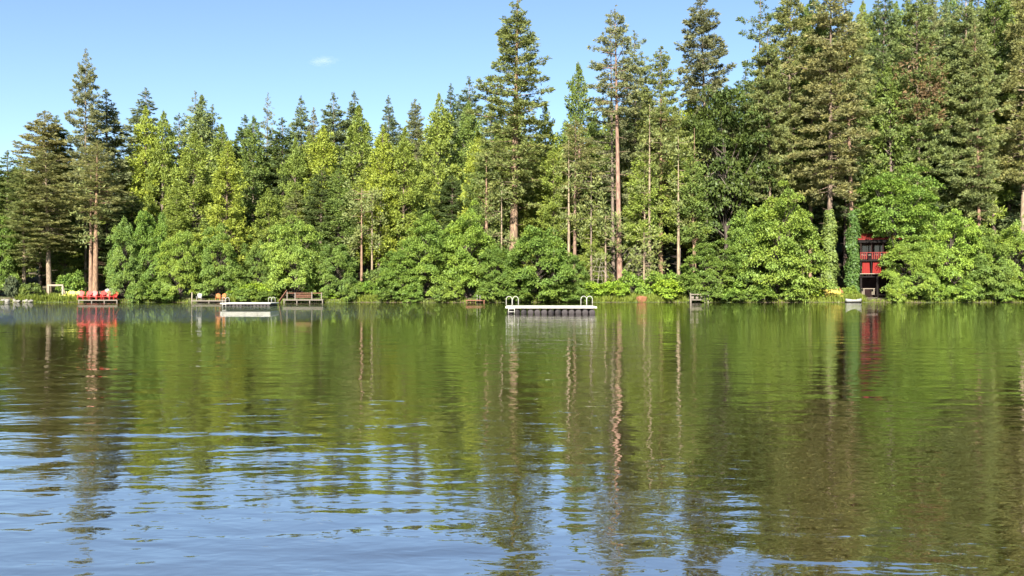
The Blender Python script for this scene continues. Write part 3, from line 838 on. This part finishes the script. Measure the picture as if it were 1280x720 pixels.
def plain_trunk(px, top, Y, r, label, bark):
    x = px_x(px, Y); zb = ground(x, Y); H = px_z(top, Y) - zb
    o = empty('pine_tree', (x, Y, zb), 0, label, 'tree')
    rng = np.random.default_rng(int(px))
    limbs = []
    for _ in range(26):
        zz = rng.uniform(.4, .97) * H; a = rng.random() * 6.28; l = rng.uniform(.6, 2.4)
        limbs.append(((0, 0, zz), (math.cos(a) * l, math.sin(a) * l, zz + rng.normal(0, .4)), 0, .04))
    d, _ = trunk_mesh(rng, 'trunk', H, r, limbs)
    t = bpy.data.objects.new('trunk', d); COL.objects.link(t); t.parent = o; t.color = (*bark, 1)
    A = tufts(rng, np.array([l[1] for l in limbs for _ in range(3)]) + rng.normal(0, .4, (78, 3)), np.array([(0, 0, .3)] * 78), .35, 14, .5, .15)
    c = bpy.data.objects.new('crown', leaf_mesh('crown', *A, 'needle')); COL.objects.link(c); c.parent = o; c.color = (*C_OLIVE, 1)
    return o
plain_trunk(113.5, 210, 115.5, .30, 'thin left trunk of the pair behind the red chairs', B_RED)
plain_trunk(711, 175, 117, .26, 'thin sunlit trunk left of the gold-lit pine', B_PALE)
plain_trunk(739, 215, 115.5, .20, 'thin dark leaning trunk behind the near raft\'s right ladder', B_GREY)
plain_trunk(757, 260, 115, .20, 'short pale trunk left of the tall red-trunked pine', B_PALE)
plain_trunk(812, 130, 116.5, .30, 'slim gold trunk right of the tall red-trunked pine', B_PALE)
plain_trunk(805, 290, 114, .15, 'thin pale pole-like trunk above the rust-brown stump', B_PALE)
plain_trunk(868, 160, 118.5, .32, 'reddish trunk above the small grey dock', B_RED)
plain_trunk(848, 170, 117, .26, 'grey-tan trunk left of the small grey dock', B_PALE)
plain_trunk(608, 190, 118.5, .36, 'orange-tan trunk left of the giant pine', B_RED)
plain_trunk(627, 215, 117.5, .20, 'thin pale trunk tight against the giant pine', B_PALE)
plain_trunk(452, 235, 121, .22, 'thin tan trunk in the reddish forest clearing', B_RED)
plain_trunk(465, 240, 122, .18, 'thinner pale trunk in the reddish forest clearing', B_PALE)

# bare dead saplings
def dead_sapling(px, top, Y, label, seed, bend=0.0, nb=22, spread=2.0, r=0.07):
    rng = np.random.default_rng(seed)
    x = px_x(px, Y); zb = ground(x, Y); H = px_z(top, Y) - zb
    o = empty('dead_sapling', (x, Y, zb), 0, label, 'sapling', 'dead saplings')
    pts = [(bend * (k / 10) ** 2 * H * .5, 0, k / 10 * H * (1 - .15 * abs(bend) * (k / 10) ** 3)) for k in range(11)]
    MB().tube(pts, [r * (1 - .08 * k) for k in range(11)], 7).build('stem', 'deadwood', o, True)
    mb = MB()
    for _ in range(nb):
        p = Vector(pts[int(rng.integers(3, 10))]); a = rng.random() * 6.28; l = rng.uniform(.4, 1) * spread
        mid = p + Vector((math.cos(a) * l * .5, math.sin(a) * l * .5, .1 * l)); q = p + Vector((math.cos(a) * l, math.sin(a) * l, -.5 * l))
        mb.tube([p, mid, q], [.028, .02, .01], 4, False)
    mb.build('twigs', 'deadwood', o)
dead_sapling(747, 318, 114, 'bare drooping dead sapling near the tall red trunk', 1, 0.2, 44, 2.2)
dead_sapling(795, 305, 115, 'bare twiggy dead sapling right of the tall red trunk', 2, 0.0, 34, 2.4)
def arch(px0, py0, px1, py1, px2, py2, Y, label):
    a = [(px_x(px0, Y), px_z(py0, Y)), (px_x(px1, Y), px_z(py1, Y)), (px_x(px2, Y), px_z(py2, Y))]
    zb = ground(a[0][0], Y)
    o = empty('dead_sapling', (a[0][0], Y, zb), 0, label, 'sapling', 'dead saplings')
    pts = [(0, .2, -.2), (0, .1, (a[0][1] - zb) * .5)]
    for k in range(13):
        t = k / 12
        u = ((1-t)**2 * a[0][0] + 2*t*(1-t) * a[1][0] + t*t * a[2][0], (1-t)**2 * a[0][1] + 2*t*(1-t) * a[1][1] + t*t * a[2][1])
        pts.append((u[0] - a[0][0], -.1 * k, u[1] - zb))
    MB().tube(pts, [.06, .06] + [.06 - .0035 * k for k in range(13)], 7).build('stem', 'deadwood', o, True)
arch(884, 250, 884, 185, 912, 246, 118.6, 'bare pale stem bent into an arch below the dark oak')
arch(882, 246, 874, 205, 900, 232, 118.9, 'smaller bent bare stem beside the pale arch')

# ---------------------------------------------------------------- grass on the bank (stuff)
rng = np.random.default_rng(21)
P = []
def strip(p0, p1, n, d0=0.2, d1=2.6):
    px = rng.uniform(p0, p1, n); dd = rng.uniform(d0, d1, n)
    for a, d in zip(px, dd):
        x = (a - 640) / F * 110.5
        y = shore_y(x) + d
        P.append((x, y, ground(x, y) - .02))
strip(-60, 1340, 9000, -0.1, 1.0)
NGEN = len(P)
strip(20, 100, 5000); strip(285, 345, 5000, .1, 3.5); strip(690, 860, 12000, .1, 4); strip(1000, 1080, 4000); strip(440, 470, 1500)
P = np.array(P); n = len(P)
D = rng.normal(0, .35, (n, 3)); D[:, 2] = 1
GL = rng.uniform(.35, 1.0, n); GL[:NGEN] *= .45
gm = leaf_mesh('grass', P, D, rng.normal(size=(n, 3)), GL, rng.uniform(.05, .12, n), rng.random(n), np.clip(rng.normal(.5, .3, n), 0, 1), 'leaf')
g = bpy.data.objects.new('grass', gm); COL.objects.link(g); g.color = (.14, .185, .03, 1)
tag(g, 'long lime-green grass and reeds along the water\'s edge', 'grass', kind='stuff')

# ---------------------------------------------------------------- rafts
def hoop_ladder(parent, x, y, deck, w=.86, h=.70, down=.5):
    """two arched hoops side by side, seen front-on"""
    l = empty('ladder'); l.parent = parent; l.location = (x, y, deck)
    r = w / 4
    for s in (-1, 1):
        cx = s * r * 1.02
        pts = [(cx - r * .95, 0, -.05), (cx - r * .95, 0, .25)]
        pts += [(cx - r * .95 * math.cos(t), .05 * s, h - r + r * math.sin(t)) for t in np.linspace(0, math.pi, 11)]
        pts += [(cx + r * .95, .1 * s, .3), (cx + r * .95, .1 * s, -.05)]
        MB().tube(pts, .020, 8).build('handrail', 'rail', l, True)
    for sx in (-r * .95, r * .95):
        MB().tube([(sx - r * .2, -.30, .02), (sx - r * .2, -.34, -.2), (sx - r * .2, -.34, -down)], .026, 8).build('ladder_leg', 'rail', l, True)
    for k in range(2):
        MB().tube([(-r * 1.15, -.34, -.16 - .2 * k), (r * .75, -.34, -.16 - .2 * k)], .022, 6).build('rung', 'rail', l, True)
    return l

def raft(px, Y, width, depth, rz, label, deck=.52, floats=13, np_=14, right_dx=0.0, hoop=1.0):
    o = empty('swimming_raft', (px_x(px, Y), Y, 0), rz, label, 'raft', 'floating swim rafts')
    w = width / 2; d = depth / 2
    # deck planks, laid front to back
    pw = width / np_
    pl = MB().box(-pw/2 + .006, pw/2 - .006, -d, d, -.045, 0, .006).build('plank', 'white', o)
    pl.location = (-w + pw/2, 0, deck)
    for k in range(1, np_):
        share(pl, 'plank', o, (-w + pw * (k + .5), 0, deck + .002 * ((k * 7) % 3)))
    fr = MB().box(-w - .03, w + .03, -d - .05, -d - .004, deck - .12, deck + .004, .008).build('fascia_board', 'white', o)
    share(fr, 'fascia_board', o, (0, 2 * d + .054, 0))
    sd = MB().box(-w - .03, -w - .004, -d, d, deck - .12, deck - .002, .008).build('end_board', 'white', o)
    share(sd, 'end_board', o, (2 * w + .034, 0, 0))
    # floats under the deck, one beside the other, deck shade put into their colours
    fw = (width - .1) / floats
    fl = None
    for k in range(floats):
        mat = 'darkfloat' if (k * 5) % 7 in (0, 2, 3, 5) and k < floats * .6 else 'greyfloat'
        pts = [(0, -d + .10, 0), (0, -d + .13, 0), (0, d - .13, 0), (0, d - .10, 0)]
        r = fw * .46
        f_ = MB().tube(pts, [r * .75, r, r, r * .75], 12).build('float', mat, o, True)
        f_.location = (-w + .05 + fw * (k + .5), 0, deck - .19 - r)
    MB().box(-w + .1, w - .1, -d + .35, -d + .45, deck - .19, deck - .05).build('joist', 'oldwood', o)
    MB().box(-w + .1, w - .1, d - .45, d - .35, deck - .19, deck - .05).build('joist', 'oldwood', o)
    hoop_ladder(o, -w + .44, -d + .25, deck, .86 * hoop, .70 * hoop)
    hoop_ladder(o, w - .62 + right_dx, d - .3, deck, .86 * hoop, .70 * hoop)
    return o
raft(688, 59.5, 6.3, 3.6, math.radians(-1), 'near white swimming raft with hooped ladders floating mid-lake', right_dx=.18)
raft(312.5, 86.5, 5.05, 3.2, math.radians(1), 'smaller far white swimming raft floating off the low dock', deck=.34, floats=14, hoop=.8)

# ---------------------------------------------------------------- docks
def dock(px0, px1, Y, z, depth, label, mat='palewood', name='dock', np_=12, posts=True, post_h=0.0, rail=False):
    x0 = px_x(px0, Y); x1 = px_x(px1, Y); w = x1 - x0
    o = empty(name, ((x0 + x1) / 2, Y, 0), 0, label, 'dock')
    pw = w / np_
    pl = MB().box(-pw/2 + .008, pw/2 - .008, 0, depth, -.06, 0, .006).build('plank', mat, o)
    pl.location = (-w/2 + pw/2, 0, z)
    for k in range(1, np_):
        share(pl, 'plank', o, (-w/2 + pw * (k + .5), 0, z + .003 * ((k * 5) % 3)))
    MB().box(-w/2, w/2, -.06, -.006, z - .13, z + .005, .006).build('fascia_board', mat, o)
    if posts:
        nposts = max(2, int(w / 1.6) + 1)
        for k in range(nposts):
            MB().tube([(-w/2 + .1 + (w - .2) * k / (nposts - 1), .05, -1.2), (-w/2 + .1 + (w - .2) * k / (nposts - 1), .05, z + post_h)], .07, 8).build('post', mat, o, True)
    return o, w

# low pale dock on the left, next to the far raft
o, w = dock(239, 283, 109.0, .28, 2.6, 'low pale dock along the bank left of the far raft', 'oldwood')
MB().tube([(-w/2 + .1, 0, -.5), (-w/2 + .1, 0, 1.35)], .07, 8).build('mooring_post', 'palewood', o, True)
# railed dock
o, w = dock(354, 404, 108.6, .40, 3.0, 'railed wooden dock with ramp right of the far raft', 'oldwood', np_=14)
for k, xx in enumerate((-.82, -.42, .42, .9)):
    MB().box(w/2*xx - .06, w/2*xx + .06,   .12, .24, .40, 1.40 - .1 * (k % 2), .01).build('rail_post', 'oldwood', o)
MB().box(-w/2*.82, w/2*.95, .14, .22, 1.20, 1.28).build('handrail', 'brownwood', o)
for zz in (.68, .92):
    MB().box(-w/2*.42, w/2*.42, .16, .20, zz, zz + .1).build('rail_board', 'brownwood', o)
MB().quadbox((-w/2 - .5, -.1, .1), (-w/2 + .25, 1.0, 1.55), .4, .07, (1, 0, 0)).build('ramp', 'brownwood', o)
# tiny brown dock
o, w = dock(582, 606, 109.2, .34, 1.5, 'tiny brown dock under the spreading maple', 'brownwood', np_=8)
for xx in (.1, .25):
    MB().tube([(w*xx, .1, .1), (w*xx, .1, 1.0)], .04, 8).build('ladder_rail', 'rail', o, True)
# small grey dock
o, w = dock(863, 885, 108.8, .42, 2.0, 'small weathered grey dock with tall posts under the leafy maple', 'oldwood', np_=8)
for xx, hh in ((-.5, 1.25), (.32, 1.3), (.5, 1.45)):
    MB().box(w*xx - .08, w*xx + .08, -.12, .04, -.9, hh, .01).build('tall_post', 'oldwood', o)
MB().box(-w*.46, w*.3, .0, .06, 1.0, 1.14).build('top_rail', 'oldwood', o)
for k in range(3):
    MB().box(-w*.42 + k*w*.25, -w*.42 + k*w*.25 + .34, .3, .36, .5, 1.05).build('back_board', 'oldwood', o)
# deck under the red chairs
deck_o, deck_w = dock(97.5, 147, 110.0, .34, 4.5, 'low wooden deck carrying the red chairs', 'oldwood', 'deck', np_=16)
MB().box(-deck_w/2, deck_w/2, 2.4, 2.48, .345, 1.1).build('back_board', 'darkwood', deck_o)

# ---------------------------------------------------------------- deck chairs
def chair_parts(mat):
    parts = []
    mb = MB()
    seat = MB()
    for k in range(5):
        seat.quadbox((-.28, -.30 + .13 * k, .40 - .035 * k), (.28, -.30 + .13 * k, .40 - .035 * k), .11, .03)
    parts.append(('seat', seat))
    back = MB()
    for k in range(5):
        xx = -.24 + .12 * k; top = 1.02 - .05 * abs(k - 2) ** 1.5
        back.quadbox((xx * .9, .22, .26), (xx * 1.12, .22 + .30 * top, .26 + .80 * top), .105, .03, (0, 1, 0))
    back.quadbox((-.28, .36, .5), (.28, .36, .5), .07, .03)
    parts.append(('backrest', back))
    for s in (-1, 1):
        parts.append(('armrest', MB().box(s*.36 - .07, s*.36 + .07, -.38, .42, .56, .59, .006)))
        parts.append(('leg', MB().box(s*.33 - .02, s*.33 + .02, -.34, -.22, 0, .56)))
        parts.append(('rear_leg', MB().quadbox((s*.31, -.3, .36), (s*.31, .62, .02), .03, .12, (1, 0, 0))))
    return parts
def make_chair(mat, cat='chair'):
    return [mb.build(nm, mat) for nm, mb in chair_parts(mat)]
protos = {}
def chair(px, Y, rz, mat, label, group, zoff=0.0):
    x = px_x(px, Y)
    o = empty('deck_chair', (x, Y, ground(x, Y) + zoff), rz, label, 'chair', group)
    if mat not in protos:
        protos[mat] = make_chair(mat)
        for p_ in protos[mat]: p_.parent = o
    else:
        for p_ in protos[mat]:
            c = p_.copy(); COL.objects.link(c); c.parent = o
    return o
ords = ['leftmost', 'second from left', 'third from left', 'fourth from left', 'fifth from left', 'rightmost']
for k, px in enumerate((101, 109, 117, 126, 134, 142)):
    Y = 111.0 + (.25, -.1, .2, 0, .3, .1)[k]
    o = chair(px, Y, (.35, -.1, .2, -.25, .1, -.4)[k], 'red', '%s red slatted deck chair in the row on the left shore' % ords[k], 'red deck chairs')
    o.location.z = .345
    o.scale = (1.12, 1.12, 1.12)
for k, px in enumerate((79, 84.5, 90, 95.5)):
    o = chair(px, 112.2, (.2, -.2, .3, 0)[k], 'lime', '%s lime-yellow deck chair left of the red chairs' % ('leftmost', 'second', 'third', 'rightmost')[k], 'lime deck chairs', .15)
for k, px in enumerate((272.5, 278.5)):
    o = chair(px, 109.9, (.3, -.2)[k], 'orange', '%s small orange deck chair on the low pale dock' % ('left', 'right')[k], 'orange deck chairs')
    o.location.z = .285; o.scale = (.85, .85, .85)
o = chair(249, 109.8, .2, 'boat', 'white deck chair on the left end of the low pale dock', 'white deck chairs'); o.location.z = .285; o.scale = (.9,) * 3
for k, px in enumerate((137.5, 131)):
    o = chair(px, 113.6, (.3, -.2)[k], 'boat', '%s pale chair behind the red chairs' % ('right', 'left')[k], 'white deck chairs', .1); o.scale = (1.15,) * 3

# beam frame on the left shore
Y = 112.4; x = px_x(70, Y); zb = ground(x, Y)
o = empty('beam_frame', (x, Y, zb), 0, 'pale wooden beam on a post beside the leaning pine', 'frame')
bz = px_z(356.5, Y) - zb
MB().box(-1.15, 1.0, -.1, .1, bz - .11, bz + .11, .012).build('beam', 'palewood', o)
MB().box(.82, 1.06, -.11, .11, -.3, bz - .12, .012).build('post', 'palewood', o)
MB().box(-1.1, -.9, -.1, .1, -.3, bz - .12, .012).build('post', 'palewood', o)
MB().quadbox((1.0, 0, bz * .75), (1.5, 0, 0), .1, .1).build('brace', 'palewood', o)

# pale stones on the left shore and a stump
def rock(name, x, y, z, s, seed, mat, label, cat, group=None, squash=.6):
    rng = np.random.default_rng(seed)
    import bmesh
    bm = bmesh.new(); bmesh.ops.create_icosphere(bm, subdivisions=2, radius=1)
    k = rng.random(6) * 6.28
    for v in bm.verts:
        c = v.co
        f = 1 + .16 * math.sin(3 * c.x + k[0]) + .13 * math.sin(4 * c.y + k[1]) + .12 * math.sin(3.5 * c.z + k[2]) + rng.normal(0, .04)
        v.co = Vector((c.x * f, c.y * f * .8, c.z * f * squash)) * s
    me = bpy.data.meshes.new(name); bm.to_mesh(me); bm.free(); me.materials.append(M[mat])
    o = bpy.data.objects.new(name, me); COL.objects.link(o); o.location = (x, y, z); o.rotation_euler = (0, 0, rng.random() * 6)
    tag(o, label, cat, group); return o
adj = ['leftmost pale stone on the left shore', 'flat pale stone second from the left edge', 'small pale stone below the silvery sapling', 'larger pale stone right of the silvery sapling', 'pale stone left of the straight pale trunk', 'pale stone at the foot of the straight pale trunk', 'last pale stone before the lime grass']
for k, px in enumerate((-4, 4, 10, 17, 23, 29, 36)):
    x = px_x(px, 110); y = shore_y(x) + .1 + .3 * (k % 2)
    rock('stone', x, y, ground(x, y) + .12, .32 + .12 * ((k * 3) % 4) / 3, k, 'stone', adj[k], 'stone', 'pale shore stones')
x = px_x(803.5, 110); rock('tree_stump', x, shore_y(x) + .4, .35, .75, 40, 'rust', 'rust-brown stump at the waterline under the thin pale trunk', 'stump', squash=.75)
x = px_x(1049, 113); rock('boulder', x, 113.2, ground(x, 113.2) + .7, 1.0, 41, 'rust', 'rust-brown boulder behind the yellow bench', 'boulder', squash=.8)

# yellow bench
Y = 111.3; x = px_x(1041.5, Y)
o = empty('bench', (x, Y, ground(x, Y)), 0, 'yellow wooden bench on the shore left of the red cabin', 'bench')
for k in range(3):
    MB().box(-1.2, 1.2, -.35 + .24 * k, -.14 + .24 * k, .45, .5, .006).build('seat_slat', 'yellow', o)
for k in range(3):
    MB().box(-1.2, 1.2, .40 + .03 * k, .44 + .03 * k, .6 + .24 * k, .81 + .24 * k, .006).build('back_slat', 'yellow', o)
for s in (-1.05, 0, 1.05):
    MB().box(s - .05, s + .05, -.33, -.23, -.1, .445).build('leg', 'yellow', o)
    MB().box(s - .05, s + .05, .445, .53 + .01, -.1, 1.3).build('back_post', 'yellow', o)
MB().box(-1.25, 1.25, -.42, -.37, .05, .44, .006).build('front_board', 'yellow', o)

# pale rowing boat drawn up beside the cabin
Y = 109.3; x = px_x(1067, Y)
o = empty('rowing_boat', (x, Y, .08), math.radians(4), 'low white rowing boat lying at the shore beside the cabin', 'boat')
V = []; Fc = []
for i in range(13):
    t = -1 + 2 * i / 12
    hw = .55 * (1 - abs(t) ** 2.6) + .02; zt = .30 + .14 * t * t; zbm = -.06 + .16 * max(0, abs(t) - .6)
    V += [(1.1 * t, -hw, zt), (1.1 * t, -hw * .75, zbm + .08), (1.1 * t, 0, zbm), (1.1 * t, hw * .75, zbm + .08), (1.1 * t, hw, zt)]
for i in range(12):
    for k in range(4):
        a = i * 5 + k; Fc.append((a, a + 1, a + 6, a + 5))
h = mesh_obj('hull', V, Fc, 'boat', o, True)
sm = h.modifiers.new('thickness', 'SOLIDIFY'); sm.thickness = .03
for xx in (-.45, .35):
    MB().box(xx - .1, xx + .1, -.46, .46, .22, .25).build('thwart', 'oldwood', o)

# ---------------------------------------------------------------- the red cabin
Y = 116.0
x0 = px_x(1074, Y); x1 = px_x(1126, Y); W = x1 - x0
CR = math.radians(-19)
cl = Vector((-W / 2, -2.35)); ca, sa = math.cos(CR), math.sin(CR)
cx = px_x(1075, 113.6) - (ca * cl.x - sa * cl.y); cyy = 113.6 - (sa * cl.x + ca * cl.y)
o = empty('cabin', (cx, cyy, 0), CR, 'dark red three-storey cabin with balconies half hidden by maples', 'house')
w = W / 2
zf1, zf2, ze, zr = 3.55, 5.75, 8.35, 10.2
D_ = 6.0
# boarded walls: each board its own piece on the front, one wall body behind
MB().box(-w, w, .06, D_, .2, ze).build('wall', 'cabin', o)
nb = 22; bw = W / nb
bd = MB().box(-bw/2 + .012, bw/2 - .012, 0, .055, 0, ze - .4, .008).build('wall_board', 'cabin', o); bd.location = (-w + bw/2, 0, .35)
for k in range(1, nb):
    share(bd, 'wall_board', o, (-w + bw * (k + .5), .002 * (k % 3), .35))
# foundation piers and lower terrace
for xx in (-w + .15, -w + 2.2, -w + 4.3, w - .15):
    MB().box(xx - .12, xx + .12, -2.25, -2.01, -.6, zf1 - .2).build('pier', 'darkwood', o)
for zf, nm in ((zf1, 'balcony_floor'), (zf2, 'balcony_floor')):
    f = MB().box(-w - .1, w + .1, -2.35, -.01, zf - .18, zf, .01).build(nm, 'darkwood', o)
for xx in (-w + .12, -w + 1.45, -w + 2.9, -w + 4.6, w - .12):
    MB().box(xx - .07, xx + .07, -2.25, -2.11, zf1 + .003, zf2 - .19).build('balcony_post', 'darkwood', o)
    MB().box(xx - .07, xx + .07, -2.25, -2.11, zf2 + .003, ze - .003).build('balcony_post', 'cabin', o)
# upper balustrade of red boards
rl = MB().box(-w, w, -2.30, -2.22, zf2 + .98, zf2 + 1.06).build('handrail', 'cabinred', o)
bl = MB().box(-.06, .06, -2.29, -2.265, .12, .97).build('baluster', 'cabinred', o)
nbl = 24
for k in range(nbl):
    loc = (-w + .12 + (W - .24) * k / (nbl - 1), 0, zf2)
    if k in (4, 5, 11, 17): continue
    if k == 0: bl.location = loc
    else: share(bl, 'baluster', o, loc, scale=(1, 1, 1 - .03 * (k % 3)))
# middle storey: red blinds hanging behind the posts
for xx, ww in ((-w + .78, 1.05), (-w + 2.15, 1.15), (-w + 3.7, 1.4)):
    V = []; Fc = []
    for i in range(15):
        t = i / 14
        V += [(-ww/2 + ww * t, -.13 * math.sin(t * 28), 0), (-ww/2 + ww * (.5 + (t - .5) * .82), -.04 * math.sin(t * 28 + .4), 1.62)]
    for i in range(14):
        Fc.append((2*i, 2*i+2, 2*i+3, 2*i+1))
    c = mesh_obj('curtain', V, Fc, 'curtain', o, True); c.location = (xx, -2.0, zf1 + .35)
MB().box(-w, w, -2.30, -2.22, zf1 + .28, zf1 + .36).build('handrail', 'palewood', o)
# windows of the upper storey
for xx in (-w + 1.0, -w + 2.6, -w + 4.6):
    wd = MB().box(xx - .55, xx + .55, -.05, -.004, zf2 + .8, zf2 + 2.05).build('window', 'glass', o)
    fr = MB()
    fr.box(xx - .62, xx - .55, -.07, -.003, zf2 + .73, zf2 + 2.12).box(xx + .55, xx + .62, -.07, -.003, zf2 + .73, zf2 + 2.12)
    fr.box(xx - .549, xx + .549, -.07, -.003, zf2 + .73, zf2 + .8).box(xx - .549, xx + .549, -.07, -.003, zf2 + 2.05, zf2 + 2.12).box(xx - .02, xx + .02, -.065, -.003, zf2 + .801, zf2 + 2.049)
    fr.build('window_frame', 'palewood', wd)
# roof: red metal sheets rising from the deep dark eave to a ridge behind
zr = 9.55
V = [(-w - .25, -2.5, ze + .16), (w + .25, -2.5, ze + .16), (w + .25, 2.2, zr), (-w - .25, 2.2, zr), (w + .25, D_ + .4, ze + .16), (-w - .25, D_ + .4, ze + .16)]
V += [(a, b, c + .12) for a, b, c in V]
Fc = [(0, 3, 2, 1), (3, 5, 4, 2), (6, 7, 8, 9), (9, 8, 10, 11), (0, 1, 7, 6), (1, 2, 8, 7), (2, 4, 10, 8), (4, 5, 11, 10), (5, 3, 9, 11), (3, 0, 6, 9)]
rf = mesh_obj('roof', V, Fc, 'cabinred', o)
for k in range(13):
    xx = -w - .1 + (W + .2) * k / 12
    MB().quadbox((xx, -2.5, ze + .31), (xx, 2.2, zr + .15), .05, .06).build('roof_seam', 'cabinred', rf)
MB().box(-w - .2, w + .2, -2.40, -2.12, ze - .25, ze + .155, .01).build('eave_beam', 'darkwood', o)
# white table and steps on the terrace in front
Y = 113.0; x = px_x(1085, Y); zg = ground(x, Y)
t = empty('table', (x, Y, 1.003), 0, 'pale table standing on the terrace below the cabin balcony', 'table')
MB().box(-.8, .8, -.35, .35, .78, .86, .008).build('tabletop', 'palewood', t)
for sx in (-.68, .68):
    for sy in (-.26, .26):
        MB().box(sx - .05, sx + .05, sy - .05, sy + .05, 0, .777).build('leg', 'palewood', t)
t = empty('terrace', (px_x(1092, Y), 112.9, 0), 0, 'low dark wooden terrace at the water below the cabin', 'terrace')
for k in range(7):
    MB().box(-2.0, 2.0, -1.2 + .36 * k, -.86 + .36 * k, .95, 1.0, .006).build('plank', 'darkwood', t)
for xx in (-1.9, 0, 1.9):
    MB().box(xx - .1, xx + .1, -1.15, -.95, -.5, .945).build('post', 'darkwood', t)
t2 = empty('steps', (px_x(1088, 110), 110.6, 0), 0, 'dark wooden steps leading from the terrace to the water', 'steps')
for k in range(3):
    MB().box(-1.3, 1.3, .35 * k - .5, .35 * k - .16, .12 + .22 * k, .18 + .22 * k, .006).build('tread', 'oldwood', t2)
for s in (-1.2, 1.2):
    MB().quadbox((s, -.6, -.1), (s, .7, .7), .06, .2, (1, 0, 0)).build('stringer', 'darkwood', t2)

# ---------------------------------------------------------------- the small cloud
m, nt, out = new_mat('cloud_vapour')
tc = N(nt, 'ShaderNodeTexCoord')
nz = N(nt, 'ShaderNodeTexNoise'); nz.inputs['Scale'].default_value = 1.7; nz.inputs['Detail'].default_value = 5; nz.inputs['Roughness'].default_value = .6
nt.links.new(tc.outputs['Object'], nz.inputs['Vector'])
ln = N(nt, 'ShaderNodeVectorMath', operation='LENGTH'); nt.links.new(tc.outputs['Object'], ln.inputs[0])
fall = math_node(nt, 'SUBTRACT', 0.95, ln.outputs['Value'])
den = math_node(nt, 'ADD', math_node(nt, 'MULTIPLY', fall, 0.55), math_node(nt, 'SUBTRACT', nz.outputs['Fac'], 0.62))
den = math_node(nt, 'MULTIPLY', math_node(nt, 'MAXIMUM', den, 0.0), 0.014)
pv = N(nt, 'ShaderNodeVolumePrincipled'); pv.inputs['Color'].default_value = (1, 1, 1, 1); pv.inputs['Anisotropy'].default_value = 0.0
nt.links.new(den, pv.inputs['Density']); nt.links.new(pv.outputs[0], out.inputs['Volume'])
import bmesh
bm = bmesh.new(); bmesh.ops.create_icosphere(bm, subdivisions=3, radius=1)
me = bpy.data.meshes.new('cloud'); bm.to_mesh(me); bm.free(); me.materials.append(m)
c = bpy.data.objects.new('cloud', me); COL.objects.link(c)
Y = 2500.0; c.location = (px_x(403, Y), Y, px_z(76, Y)); c.scale = (62, 40, 20)
tag(c, 'small thin white cloud alone in the blue sky', 'cloud')
print('triangles', sum(len(m_.polygons) * 2 for m_ in bpy.data.meshes), 'objects', len(bpy.data.objects))
